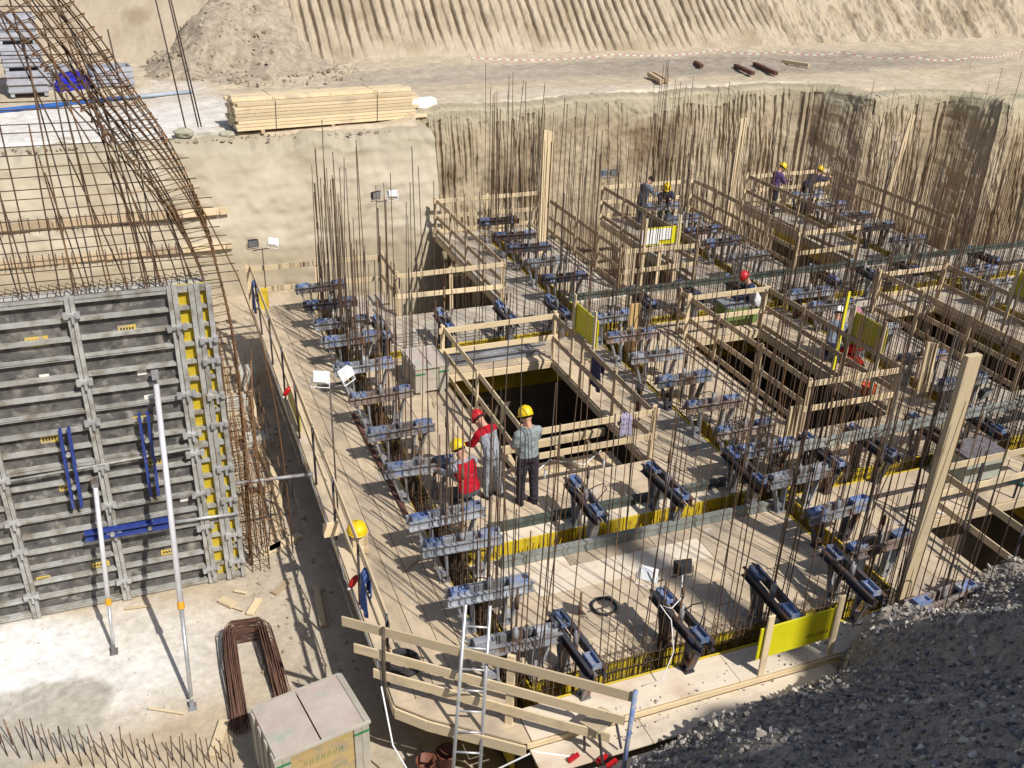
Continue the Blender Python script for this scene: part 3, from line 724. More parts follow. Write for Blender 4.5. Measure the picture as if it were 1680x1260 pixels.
# ---------------------------------------------------------------- reinforcement
def near_yoke(x, y, d=0.07): return any(abs(x - a) < d and abs(y - b_) < d for a, b_ in YL)
def wall_rods(axis, c_, a, b_, step, tall, wall, skip=0.15, hi=(3.2, 5.0), lo=(0.5, 1.9), dens=None):
    t = a
    while t < b_:
        for sd in (-0.075, 0.075):
            if random.random() < skip: continue
            tt = t + random.uniform(-0.03, 0.03)
            x, y = (c_ + sd, tt) if axis == 'y' else (tt, c_ + sd)
            zt = random.uniform(*hi) if random.random() < tall else random.uniform(*lo)
            l = R(random.gauss(0, 0.8)); l2 = R(random.gauss(0, 0.8))
            if random.random() < 0.05: l += R(random.uniform(-7, 7)); l2 += R(random.uniform(-5, 5))
            rods.append((x, y, -1.15, zt, l, l2, random.choice((0.0065, 0.0075, 0.0085)) * (1.15 if y > 16 else 1.0), wall))
        t += step
wall_rods('y', 3.66, 8.5, 14.0, 0.17, 0.5, 'left outer wall', hi=(2.4, 4.0), lo=(0.35, 1.4))
wall_rods('y', 3.66, 14.0, 18.5, 0.2, 0.45, 'left outer wall', hi=(2.2, 3.8), lo=(0.35, 1.4))
wall_rods('y', 3.66, 18.3, 22.1, 0.16, 0.72, 'left outer wall', hi=(2.6, 4.9), lo=(1.2, 2.4), skip=0.1)
wall_rods('y', 9.60, 7.0, 11.2, 0.16, 0.7, 'second wall', hi=(2.8, 4.6), skip=0.1)
wall_rods('y', 9.60, 11.4, 18.6, 0.16, 0.55, 'second wall', hi=(2.6, 4.4))
wall_rods('y', 9.60, 18.9, 26.4, 0.16, 0.7, 'second wall', hi=(3.4, 5.1))
wall_rods('y', 15.08, 9.8, 18.6, 0.12, 0.75, 'third wall', hi=(2.8, 4.8), skip=0.1)
wall_rods('y', 15.08, 18.9, 26.4, 0.17, 0.7, 'third wall', hi=(3.4, 5.1))
wall_rods('y', 20.5, 11.4, 26.4, 0.2, 0.6, 'fourth wall', hi=(3.0, 4.8))
wall_rods('y', 26.0, 14, 25.5, 0.45, 0.7, 'fifth wall', hi=(2.6, 4.8))
wall_rods('x', 25.2, 23, 30, 0.6, 0.8, 'fifth wall', hi=(2.2, 4.6))
wall_rods('x', 8.33, 3.8, 9.5, 0.17, 0.5, 'front wall', hi=(2.8, 4.6), lo=(0.30, 0.7), skip=0.1)
wall_rods('x', 11.30, 3.85, 9.5, 0.19, 0.5, 'middle cross wall', hi=(2.8, 4.6), lo=(-0.3, 0.0), skip=0.2)
wall_rods('x', 11.30, 9.8, 20, 0.11, 0.7, 'middle cross wall', hi=(2.8, 4.8), lo=(0.4, 1.5), skip=0.1)
wall_rods('x', 18.75, 3.85, 9.5, 0.18, 0.65, 'back cross wall', hi=(2.6, 4.8))
wall_rods('x', 18.75, 9.8, 27.5, 0.11, 0.75, 'back cross wall', hi=(2.6, 4.8))
# extra dense bundles of starter bars at the crossings
for (bx, by) in ((3.66, 18.75), (9.6, 18.75), (3.66, 11.3), (9.6, 11.3), (3.66, 8.33), (15.08, 18.75), (9.6, 8.33), (15.08, 11.3)):
    for k in range(5):
        rods.append((bx + random.uniform(-0.2, 0.2), by + random.uniform(-0.2, 0.2), -1.15, random.uniform(1.2, 4.6), R(random.gauss(0, 1.5)), R(random.gauss(0, 1.5)), 0.0085, 'wall crossings'))
rods = [r_ for r_ in rods if not near_yoke(r_[0], r_[1])]
rods.sort(key=lambda r_: (Vector((r_[0], r_[1], r_[3] * 0.5)) - Vector((0, 0, CAM_H))).length - 0.8 * min(r_[3], 3))
umesh = {}
def unit_rod(r, m):
    if (r, m.name) not in umesh:
        mb = MB(); mb.lathe([(r, 0), (r, 1)], 6)
        umesh[(r, m.name)] = mb.mesh('bar', [m], True)
    return umesh[(r, m.name)]
inview = lambda x, y: True
RL = {'left outer wall': 'rusty upright reinforcing bar rising from the left outer wall trench', 'second wall': 'rusty upright reinforcing bar rising from the wall by the tall leaning timber', 'front wall': 'rusty upright reinforcing bar rising from the front wall trench', 'middle cross wall': 'rusty upright reinforcing bar rising from the middle cross wall', 'back cross wall': 'rusty upright reinforcing bar rising from the back cross wall', 'wall crossings': 'rusty upright reinforcing bar bunched where two walls cross', 'third wall': 'rusty upright reinforcing bar in the wall with the crouching yellow helmet', 'fourth wall': 'rusty upright reinforcing bar in the wall farthest right'}
for (x, y, z0, z1, l, l2, r, wl) in rods[:300]:
    o = link('rebar_rod', unit_rod(r, REBAR if random.random() < 0.65 else REBARD))
    o.location = (x, y, z0); o.rotation_euler = (l, l2, random.random() * 6)
    o.scale = (1, 1, z1 - z0)
    ky = min(range(len(YL)), key=lambda i_: (YL[i_][0] - x) ** 2 + (YL[i_][1] - y) ** 2)
    tag(o, ('tall' if z1 > 2.2 else 'short') + ' rusty bar beside the ' + YN[ky], 'rebar', 'upright bars beside the ' + YN[ky])
rest = MB()
for (x, y, z0, z1, l, l2, r, wl) in rods[300:]:
    rest.mi = 0 if random.random() < 0.65 else 1
    q = Vector((math.sin(l2), -math.sin(l), 1)) * (z1 - z0)
    b0 = Vector((x, y, z0))
    rest.tube([b0, b0 + q], r, 5)
tag(rest.build('upright_bars', [REBAR, REBARD], None, True), 'thicket of farther upright rusty bars rising from the back walls', 'rebar', None, 'stuff')
# horizontal bars and stirrups inside the trenches
hz = MB()
def hbars(axis, c_, a, b_, zs, ext=0.0):
    for z in zs:
        for sd in (-0.085, 0.085):
            t = a
            while t < b_:
                l = min(b_ - t, random.uniform(2, 4.5))
                j = random.uniform(-0.012, 0.012)
                p, q = ((c_ + sd + j, t, z), (c_ + sd + j, t + l, z + random.uniform(-0.02, 0.02))) if axis == 'y' else ((t, c_ + sd + j, z), (t + l, c_ + sd + j, z + random.uniform(-0.02, 0.02)))
                hz.mi = random.choice((0, 1)); hz.tube([p, q], 0.006, 5)
                t += l
def ties(axis, c_, a, b_, step, z0, z1):
    t = a
    while t < b_:
        z = random.uniform(z0, z1); e = random.uniform(-0.04, 0.04)
        w_ = 0.1
        P = [(c_ - w_, t, z), (c_ + w_, t + e, z), (c_ + w_, t + e, z - 0.12)] if axis == 'y' else [(t, c_ - w_, z), (t + e, c_ + w_, z), (t + e, c_ + w_, z - 0.12)]
        hz.mi = random.choice((0, 1)); hz.tube(P, 0.005, 4)
        t += step * random.uniform(0.6, 1.4)
for k in range(62):
    for sd in (-0.09, 0.09):
        x_ = 3.85 + 5.6 * k / 62 + random.uniform(-0.02, 0.02)
        hz.mi = random.choice((0, 1)); hz.tube([(x_, 8.33 + sd, -0.8), (x_ + random.uniform(-0.01, 0.01), 8.33 + sd, random.uniform(0.12, 0.42))], 0.0055, 4)
hbars('x', 8.33, 3.8, 9.5, (-0.7, -0.45, -0.25, -0.08, 0.10, 0.26)); ties('x', 8.33, 3.8, 9.5, 0.1, -0.1, 0.5)
hbars('x', 11.30, 3.8, 9.5, (-0.7, -0.45)); ties('x', 11.30, 3.8, 9.5, 0.25, -0.25, 0.05)
hbars('x', 11.30, 9.8, 20, (-0.4, -0.1, 0.15)); ties('x', 11.30, 9.8, 18, 0.12, -0.1, 0.4)
hbars('y', 3.66, 8.5, 22, (-0.7, -0.45, -0.2, 0.02)); ties('y', 3.66, 8.5, 22, 0.045, -0.3, 0.25)
for k in range(190):
    for sd in (-0.085, 0.085):
        y_ = 8.5 + 13.5 * k / 190 + random.uniform(-0.02, 0.02)
        hz.mi = random.choice((0, 1)); hz.tube([(3.66 + sd, y_, -0.9), (3.66 + sd + random.uniform(-0.02, 0.02), y_ + random.uniform(-0.03, 0.03), random.uniform(-0.05, 0.35))], 0.0055, 4)
hbars('y', 9.60, 7, 26, (-0.5, -0.2, 0.02)); ties('y', 9.60, 7, 12, 0.1, -0.1, 0.3)
hbars('x', 18.75, 3.8, 24, (-0.3, 0.0, 0.25, 0.45)); hbars('y', 15.08, 9.8, 26, (-0.2, 0.05, 0.3)); hbars('y', 20.5, 11, 26, (-0.2, 0.05, 0.3))
ties('x', 18.75, 3.8, 24, 0.1, 0, 0.6); ties('y', 15.08, 11, 26, 0.12, 0, 0.5)
for (cx_, cy_, n_, sp, h_) in ((3.66, 11.3, 60, 0.22, 0.75), (4.1, 11.35, 50, 0.25, 0.6), (9.6, 11.3, 60, 0.3, 0.6), (3.66, 8.9, 60, 0.2, 0.25), (3.66, 19.0, 40, 0.2, 0.8)):
    for k in range(n_):       # tangles of bent stirrups
        p = Vector((cx_ + random.uniform(-sp, sp), cy_ + random.uniform(-sp, sp), random.uniform(-0.2, h_)))
        a = random.random() * 6.28; l = random.uniform(0.12, 0.3)
        q = p + Vector((math.cos(a) * l, math.sin(a) * l, random.uniform(-0.04, 0.04)))
        hz.mi = random.choice((0, 1)); hz.tube([p, q, q + Vector((0, 0, random.choice((-0.12, 0.1))))], 0.0055, 4)
tag(hz.build('reinforcement', [REBAR, REBARD], None, True), 'rusty horizontal bars and stirrups filling the wall trenches', 'rebar', None, 'stuff')

# climbing rods standing in the jacks
for k, (x, y) in enumerate(YL):
    h = random.choice((1.3, 1.5, 1.2, 2.6, 3.4)) if y < 19 else random.choice((1.3, 2.4, 3.2, 3.9))
    if (abs(x - 7.36) < 0.05 or abs(x - 8.74) < 0.05) and y < 9: h = 3.9
    mb = MB(); mb.tube([(x, y, -1.2), (x, y, h)], 0.016, 8)
    mb.lathe([(0.026, 0), (0.026, 0.16)], 8, Matrix.Translation((x, y, h * 0.55 + 0.35)))
    o = mb.build('climbing_rod', REBARD if random.random() < 0.6 else REBAR, None, True)
    tag(o, 'thick climbing rod standing in the ' + YN[k], 'rod', 'climbing rods in the yokes')

# ---------------------------------------------------------------- guard rails
def rail(label, p, q, zs=(0.55, 1.05), toe=False, step=1.5, post='wood', m=WOOD, ht=0.125, tilt=0.0, ext=0.08, z0=0.0):
    p = Vector((*p, 0)); q = Vector((*q, 0)); d = (q - p); L_ = d.length; d.normalize()
    sd = Vector((d.y, -d.x, 0))
    t = empty('guard_rail', (p + q) / 2, label, 'railing', 'guard rails on the deck')
    for z in zs + ((0.12,) if toe else ()):
        a = 0.0
        while a < L_ - 0.05:
            b_ = min(L_, a + 4.2)
            if L_ - b_ < 0.8: b_ = L_
            e0 = ext if a == 0 else -0.002; e1 = ext if b_ == L_ else -0.002
            j1 = random.uniform(-0.025, 0.025); j2 = random.uniform(-0.025, 0.025)
            board('rail_board', p + d * (a - e0) + sd * 0.035 + Vector((0, 0, z + j1)), p + d * (b_ + e1) + sd * 0.035 + Vector((0, 0, z + j2)), 0.024, ht, m, t)
            a = b_
    n = max(1, round(L_ / step))
    for k in range(n + 1):
        b0 = p + d * (L_ * k / n)
        top = b0 + Vector((random.uniform(-0.02, 0.02), random.uniform(-0.02, 0.02), max(zs) + random.uniform(0.07, 0.14)))
        if post == 'wood': board('post', b0 + Vector((0, 0, z0)), top, 0.09, 0.04, m, t, up=(sd.x, sd.y, 0))
        else: MB().tube([b0 + Vector((0, 0, z0)), top], 0.02, 7).build('post', DSTEEL if post == 'dark' else BLUE, t, True)
    return t
rail('long guard rail along the left outer edge of the walkway', (2.07, 9.1), (2.07, 22.4), step=1.7, post='dark', m=WOOD)
rail('guard rail across the far end of the left walkway', (2.05, 22.4), (5.35, 22.4), (0.45, 1.02))
rail('short guard rail beside the far left pit below the beige wall', (5.35, 22.4), (5.35, 20.85), m=WOODO)
rail('guard rail in front of the far left pit', (5.35, 20.85), (8.05, 20.85), (0.5, 1.05))
rail('guard rail running back beside the far left pit', (8.05, 20.85), (8.05, 26.6), m=WOODO, toe=True)
rail('far guard rail beside the twin upright timbers', (8.05, 26.6), (11.35, 26.6), toe=True)
rail('guard rail running back to the right of twin timbers', (11.35, 20.85), (11.35, 26.6), m=WOODO, toe=True)
rail('guard rail in front of the pit below the white papers', (11.35, 20.85), (13.6, 20.85), (0.5, 1.05))
rail('guard rail running back beside the bowed man', (13.6, 20.85), (13.6, 26.6), m=WOODO, toe=True)
rail('far guard rail behind the crouching man', (13.6, 26.6), (16.9, 26.6), toe=True)
rail('guard rail running back right of the crouching man', (16.9, 20.85), (16.9, 26.6), m=WOODO, toe=True)
rail('guard rail in front of the farthest right pit', (16.9, 20.85), (19.0, 20.85), (0.5, 1.05))
rail('guard rail running back beside the man in purple', (19.0, 20.85), (19.0, 26.6), m=WOODO, toe=True)
rail('far guard rail behind the man in purple', (19.0, 26.6), (22.35, 26.6), toe=True)
rail('guard rail on the far right edge before the soil face', (22.35, 20.85), (22.35, 26.6), m=WOODO)
rail('guard rail at the back of the open centre pit', (5.42, 17.5), (8.0, 17.5), (0.55, 1.05), step=2.6)
rail('guard rail on the right of the open centre pit', (8.0, 17.5), (8.0, 13.0), m=WOODO, toe=False, step=1.5)
rail('guard rail at the front of the open centre pit', (5.42, 13.0), (8.03, 13.0), (0.5, 1.03), step=2.6)
rail('guard rail on the left of the open centre pit', (5.42, 13.0), (5.42, 17.5), m=WOOD, toe=True, step=2.2)
rail('guard rail at the back of the pit with measuring staff', (11.4, 17.5), (13.52, 17.5), (0.5, 1.05), step=2.1)
rail('guard rail on the left of the pit with measuring staff', (11.4, 13.0), (11.4, 17.9), m=WOODO, toe=True)
rail('guard rail on the right of the pit with measuring staff', (13.52, 13.0), (13.52, 17.6), m=WOODO, toe=True)
rail('guard rail at the front of the pit with measuring staff', (11.4, 13.0), (13.52, 13.0), (0.5, 1.05), step=2.1)
rail('guard rail on the left of the long right pit', (16.9, 13.0), (16.9, 17.6), m=WOODO, toe=True)
rail('guard rail at the back of the long right pit', (16.9, 17.5), (18.97, 17.5), (0.5, 1.05), step=2.1)
rail('guard rail on the right of the long right pit', (18.97, 13.0), (18.97, 17.5), m=WOODO)
rail('guard rail at the back of the near right pit', (11.5, 9.8), (14.6, 9.8), (0.5, 1.05), step=1.0, post='dark')
rail('guard rail on the left of the near right pit', (11.42, 7.0), (11.42, 9.75), (0.5, 1.05), step=0.9, post='dark')
# diagonal rail at the front corner, three boards
t = empty('guard_rail', (3.0, 8.1, 0), 'three-board diagonal guard rail at the near left corner with ladder', 'railing', 'guard rails on the deck')
for z, a, b_ in ((1.0, -0.02, 1.0), (0.60, 0.02, 0.97), (0.26, 0.09, 0.93)):
    P = Vector((1.62, 9.32, z)); Q = Vector((4.49, 6.96, z))
    board('rail_board', P + (Q - P) * a, P + (Q - P) * b_, 0.024, 0.15, WOOD, t)
MB().tube([(1.98, 9.0, -0.35), (2.0, 8.98, 1.08)], 0.025, 8).build('post', REBARD, t, True)
board('post', (3.32, 7.97, -0.3), (3.32, 7.97, 1.12), 0.10, 0.05, WOOD, t, up=(0.63, 0.77, 0))
MB().tube([(4.42, 6.98, -0.5), (4.46, 6.96, 1.12)], 0.03, 8).build('post', BLUE, t, True)

# ---------------------------------------------------------------- framed wall formwork on the left
FY = 13.6
FT = 4.05
def form_panel(label, x0, x1, narrow=False):
    t = empty('framed_formwork', ((x0 + x1) / 2, FY, GZ), label, 'formwork', 'framed form panels of the left wall')
    zb = GZ + 0.03
    sh = MB().box(x0 + 0.01, x1 - 0.01, FY + 0.115, FY + 0.135, zb, FT)
    sh.build('form_sheet', YELLOW if narrow else FORMPLY, t)
    for x in (x0, x1):
        s_ = 1 if x == x0 else -1
        a, b_ = sorted((x + 0.002 * s_, x + (0.075 if narrow else 0.06) * s_))
        MB().box(a, b_, FY - 0.004, FY + 0.114, zb, FT).build('stile', FORMST, t)
    i0, i1 = x0 + (0.078 if narrow else 0.063), x1 - (0.078 if narrow else 0.063)
    n = 18
    for k in range(n + 1):
        z = zb + 0.05 + (FT - zb - 0.10) * k / n
        h = 0.055 if k not in (0, 9, n) else 0.085
        m_ = MB()
        m_.box(i0, i1, FY + 0.036, FY + 0.112, z - h / 2, z + h / 2)
        if k % 3 == 0 and not narrow:        # double lip seen on every third rib
            m_.box(i0, i1, FY + 0.022, FY + 0.0355, z + h / 2 - 0.022, z + h / 2)
        m_.build('rib', FORMST, t)
    return t
form_panel('wide grey form panel next to the yellow backed strip', -1.20, 0.15)
form_panel('wide grey form panel second from the yellow backed strip', -2.55, -1.205)
form_panel('wide grey form panel at the left picture edge', -3.90, -2.555)
form_panel('narrow yellow backed form strip at the wall corner', 0.155, 0.46, True)
form_panel('narrowest form strip at the outer corner of the wall', 0.465, 0.70, True)
# concrete top of the wall behind the panels
tag(MB().box(-3.9, 0.66, FY + 0.14, FY + 0.52, GZ, FT - 0.06).build('concrete_wall', CONC), 'grey concrete wall being cast behind the framed form panels', 'wall')
def clampobj(x, z, wide=0.16, tilt=0.0, lab='galvanised clamp locking two form panels together'):
    m_ = MB()
    M4 = Matrix.Translation((x, FY - 0.03, z)) @ Matrix.Rotation(tilt, 4, 'Y')
    m_.box(-wide / 2, wide / 2, -0.03, 0.025, -0.025, 0.025, M4)
    for e in (-1, 1): m_.box(e * wide / 2 - 0.03, e * wide / 2 + 0.03, -0.045, 0.025, -0.045, 0.045, M4)
    m_.lathe([(0.022, -0.12), (0.022, 0.02)], 8, M4 @ Matrix.Translation((0.01, -0.03, 0)))
    tag(m_.build('form_clamp', GALV), lab, 'clamp', 'clamps on the form joints')
for xj in (-1.2, -2.55):
    for k, z in enumerate((-0.85, 0.05, 0.62, 1.35, 2.05, 2.75, 3.78)): clampobj(xj, z + random.uniform(-0.06, 0.06), lab='%s clamp from the bottom on the %s panel joint' % (ORD[k], 'right' if xj > -2 else 'left'))
for k, z in enumerate((-0.95, -0.1, 0.55, 1.3, 1.65, 2.35, 3.45)): clampobj(0.16, z, 0.22, -0.05, '%s clamp from the bottom between wide panel and yellow strip' % ORD[k])
for k, z in enumerate((-0.9, -0.35, 0.35, 0.95, 1.75, 2.25, 2.85, 3.2)): clampobj(0.58, z, 0.2, -0.04, '%s clamp from the bottom on the outer corner strip' % ORD[k])
PRN = mat('label_print', (0.05, 0.04, 0.03), rough=0.7)
YLAB = mat('yellow_label', (0.60, 0.42, 0.06), (0.68, 0.50, 0.12), scale=9, rough=0.7, dirt=(((0.35, 0.31, 0.24), 9.0, 0.48, 0.60, 0.8),))
def sticker(x, z, w_, h_, m=None, text=True):
    t = empty('panel_label', (x, FY + 0.112, z), ('small yellow label on a form panel' if m is None else 'small white paper on a form panel'), 'label', 'labels on the form panels')
    MB().box(x - w_ / 2, x + w_ / 2, FY + 0.1085, FY + 0.1135, z - h_ / 2, z + h_ / 2).build('plate', m or YLAB, t)
    if text:
        q = MB()
        for k in range(5): q.box(x - w_ * 0.38 + k * w_ * 0.16, x - w_ * 0.38 + k * w_ * 0.16 + w_ * 0.10, FY + 0.106, FY + 0.1085, z - h_ * 0.18, z + h_ * 0.22)
        q.build('lettering', PRN, t)
for x, z, w_, h_ in ((-0.52, 3.45, 0.25, 0.14), (-1.72, 3.42, 0.3, 0.15), (-0.52, 1.95, 0.28, 0.13), (-1.83, 1.85, 0.25, 0.13), (-0.42, 1.18, 0.28, 0.12), (-1.75, 0.98, 0.2, 0.12), (-0.45, -0.55, 0.26, 0.1), (-1.5, -0.55, 0.26, 0.1), (-2.4 + 0.05, -0.62, 0.2, 0.1)): sticker(x, z, w_, h_)
WPAP = mat('paper', (0.70, 0.66, 0.60), (0.76, 0.73, 0.68), scale=5, rough=0.9)
for x, z in ((-0.42, 2.75), (-1.72, 2.85), (-0.38, 2.3), (-0.1, 0.42)): sticker(x, z, 0.13, 0.11, WPAP, False)
# blue walers hung on the form
def waler(label, p, q, m=NAVY):
    p = Vector(p); q = Vector(q); d = (q - p).normalized(); sd = d.cross(Vector((0, 1, 0))).normalized()
    t = empty('waler', (p + q) / 2, label, 'waler', 'blue walers on the form wall')
    for e in (-1, 1):
        mb = MB()
        mb.bar(p + sd * 0.045 * e, q + sd * 0.045 * e, 0.012, 0.10, up=(0, 1, 0))
        mb.bar(p + sd * 0.065 * e + Vector((0, -0.046, 0)), q + sd * 0.065 * e + Vector((0, -0.046, 0)), 0.028, 0.008, up=(0, 1, 0))
        mb.bar(p + sd * 0.065 * e + Vector((0, 0.046, 0)), q + sd * 0.065 * e + Vector((0, 0.046, 0)), 0.028, 0.008, up=(0, 1, 0))
        mb.build('channel', m, t)
    for f in (0.3, 0.72):
        c_ = p + (q - p) * f
        MB().lathe([(0.035, -0.03), (0.035, 0.03)], 8, Matrix.Translation(c_ + Vector((0, -0.06, 0))) @ Matrix.Rotation(math.pi / 2, 4, 'X')).build('bolt_plate', GALV, t)
waler('upright navy blue waler left of the short prop', (-1.59, FY - 0.07, 2.08), (-1.63, FY - 0.07, 0.72))
waler('upright navy blue waler behind the long prop', (-0.49, FY - 0.07, 2.15), (-0.52, FY - 0.07, 0.70))
waler('horizontal bright blue waler low on the form wall', (-1.62, FY - 0.08, 0.16), (-0.30, FY - 0.08, 0.14), NAVY)
tag(MB().tube([(-0.35, FY - 0.05, 0.12), (0.70, FY - 0.05, 0.06)], 0.024, 8).build('scaffold_tube', GALV, None, True), 'thin galvanised tube continuing the low blue waler to the corner', 'tube')
tag(MB().tube([(0.72, FY + 0.1, 0.55), (2.0, FY + 0.3, 0.35)], 0.03, 10).build('scaffold_tube', STEEL, None, True), 'grey tube bracing from the wall corner to the walkway', 'tube')
tag(MB().tube([(-2.55, FY - 0.03, 1.32), (0.1, FY - 0.03, 1.40)], 0.02, 8).build('scaffold_tube', FORMST, None, True), 'grey tube hooked across the middle of the form panels', 'tube')
# push-pull props
PGALV = mat('pale_galvanised', (0.66, 0.66, 0.70), (0.78, 0.78, 0.80), scale=6, rough=0.35, metal=0.25)
def prop(label, top, base, r):
    top = Vector(top); base = Vector(base)
    t = empty('push_prop', base, label, 'prop', 'props leaning on the form wall')
    m1 = base + (top - base) * 0.30
    MB().tube([m1, top + (base - top) * 0.03], r, 12).build('outer_tube', PGALV, t, True)
    MB().tube([base + (top - base) * 0.03, m1], r * 0.72, 10).build('inner_tube', GALV, t, True)
    q = (top - base).normalized().to_track_quat('Z', 'Y').to_matrix().to_4x4()
    MB().lathe([(r * 1.25, -0.05), (r * 1.25, 0.05)], 10, Matrix.Translation(m1) @ q).build('collar', mat('orange_collar', (0.70, 0.33, 0.02), rough=0.5), t)
    MB().box(-0.05, 0.05, -0.05, 0.05, -0.06, 0.06, Matrix.Translation(top)).build('head_plate', STEEL, t)
    mb = MB().box(-0.06, 0.06, -0.08, 0.08, 0, 0.012, Matrix.Translation(base))
    mb.box(-0.03, 0.03, -0.03, 0.03, 0.012, 0.12, Matrix.Translation(base)); mb.build('foot_plate', STEEL, t)
prop('long galvanised prop leaning on the form wall', (-0.24, FY - 0.06, 2.75), (-0.40, 10.89, GZ), 0.042)
prop('short galvanised prop leaning low on the form wall', (-1.33, FY - 0.06, 1.08), (-1.43, 12.43, GZ), 0.036)

# ---------------------------------------------------------------- tall wall reinforcement behind the form
CG = [(0.72, -1.25), (0.78, 0.2), (0.83, 1.46), (0.84, 2.97), (0.70, 4.27), (0.48, 5.11), (0.20, 5.75), (-0.08, 6.25), (-0.40, 6.76), (-0.62, 7.15), (-0.85, 7.55), (-1.15, 8.0), (-1.55, 8.5)]
def cg(s):
    """curve of the bent-over cage, s = 0..1"""
    f = s * (len(CG) - 1); i = min(int(f), len(CG) - 2); f -= i
    p0 = CG[max(0, i - 1)]; p1 = CG[i]; p2 = CG[i + 1]; p3 = CG[min(len(CG) - 1, i + 2)]
    def cr(a, b_, c_, d_): return 0.5 * (2 * b_ + (c_ - a) * f + (2 * a - 5 * b_ + 4 * c_ - d_) * f * f + (3 * b_ - a - 3 * c_ + d_) * f ** 3)
    return cr(p0[0], p1[0], p2[0], p3[0]), cr(p0[1], p1[1], p2[1], p3[1])
def cgx(z):
    lo_, hi_ = 0.0, 1.0
    for _ in range(30):
        md = (lo_ + hi_) / 2
        if cg(md)[1] < z: lo_ = md
        else: hi_ = md
    return cg(lo_)[0]
cage = empty('rebar_cage', (0.7, 13.95, GZ), 'tall rusty ladder cage bending over to the left above the form wall', 'rebar cage')
RO = mat('orange_rust_bar', (0.14, 0.07, 0.03), (0.24, 0.125, 0.055), scale=6, rough=0.85, rand=0.25)
def cg_width(z): return 0.25 + 0.58 * max(0.0, min(1.0, (z - 4.2) / 3.0))
for i in range(16):
    e = i / 15; ec = 0.14 * e if e < 0.5 else 1 - 0.14 * (1 - e); y = (13.86, 14.14, 13.9, 14.1)[i % 4]
    pts = []
    top = 1.0 if i in (0, 15) or random.random() < 0.6 else random.uniform(0.8, 1.0)
    for k in range(44):
        s_ = k / 43 * top; x, z = cg(s_); mxf = max(0.0, min(1.0, (z - 4.6) / 1.6))
        pts.append((x + (ec + (e - ec) * mxf - 0.5) * cg_width(z) + 0.015 * nz(s_ * 9, e * 5, y), y, z + 0.25 * (e - 0.5) * mxf))
    MB().tube(pts, 0.011, 6).build('main_bar', RO if random.random() < 0.4 else REBAR, cage, True)
st = None
z = -1.2
stm = MB()
stm.tube([(-0.115, -0.14, 0), (0.135, -0.14, 0), (0.135, 0.14, 0), (-0.115, 0.14, 0)], 0.0075, 5, closed=True)
stmesh = stm.mesh('stirrup', [RO], True)
k = 0
while z < 8.2:
    lo_ = cgx(z); slope_ = (cgx(z + 0.1) - lo_) / 0.1
    sp = cg_width(z) / 0.25
    o = link('stirrup', stmesh); o.matrix_basis = Matrix.Translation((lo_, 14.0, z)) @ Matrix.Rotation(math.atan(-slope_) * -0.6 + random.uniform(-0.1, 0.1), 4, 'Y') @ Matrix.Diagonal((sp, 1, 1, 1))
    adopt(o, cage)
    z += random.uniform(0.10, 0.16) if z < 4 else random.uniform(0.09, 0.17); k += 1
# outer bent bar to the right of the cage
pts = [(0.52 + 0.0, 13.95, 5.6), (0.78, 13.95, 4.95), (1.12, 13.95, 4.0), (1.38, 13.95, 2.9), (1.5, 13.95, 1.6), (1.55, 13.95, 0.2), (1.55, 13.95, -1.25)]
up_ = [(cg(s_)[0] + 0.33, 13.95, cg(s_)[1] + 0.1) for s_ in (0.95, 0.85, 0.75, 0.66, 0.58, 0.5)]
tag(MB().tube(up_[:5] + pts, 0.011, 6).build('bent_bar', RO, None, True), 'long bent reinforcing bar arching right of the tall cage', 'rebar')
tag(MB().tube([(1.05, 14.2, -1.25), (1.12, 14.2, 1.0), (1.2, 14.15, 2.5)], 0.012, 6).build('bent_bar', RO, None, True), 'orange rusty upright bar right of the cage foot', 'rebar')
# upright bars above the concrete
up = 0
def wall_bar(x, y, z1, lean, lab, grp):
    pts = []
    for k in range(15):
        f = k / 14; z = GZ + 0.2 + (z1 - GZ - 0.2) * f
        f2 = max(0, (z - 3.5) / 5)
        kb = max(0.0, min(1.0, (x + 0.5) / 1.1)) * 0.75
        bend = kb * (cgx(max(z, 3.2)) - cgx(3.2)) if z > 3.2 else 0.0
        pts.append((x + bend + lean * f2 + 0.02 * nz(x * 5, z, y), y, z))
    tag(MB().tube(pts, 0.0105, 5).build('wall_bar', REBARD if random.random() < 0.6 else REBAR, None, True), lab, 'rebar', grp)
x = -3.75; nb_ = 0
while x < 0.6:
    for y in (13.78, 14.06):
        if random.random() < 0.12: continue
        wall_bar(x + random.uniform(-0.04, 0.04), y + random.uniform(-0.02, 0.02), random.uniform(6.3, 8.6), random.gauss(-0.22, 0.18), '%s tall bar from the left above the form wall, %s layer' % (ORD[nb_], 'front' if y < 13.9 else 'rear'), 'upright bars above the form wall')
    x += 0.24; nb_ += 1
for k in range(9):
    wall_bar(0.1 + random.uniform(-1.3, 0.5), 13.9, random.uniform(5.5, 8.6), random.uniform(-1.0, 0.6), 'tall leaning bar crossing others above the form wall', 'leaning bars above the form wall')
for k, (x0, x1) in enumerate(((0.55, 0.40), (0.72, 0.56), (0.76, 0.58))):
    tag(MB().tube([(x0 + 0.1, 14.1, 6.2), (x1, 14.1, 8.6)], 0.010, 5).build('wall_bar', REBARD, None, True), 'dark bar standing clear to the right of the bent cage', 'rebar', 'bars right of the bent cage')
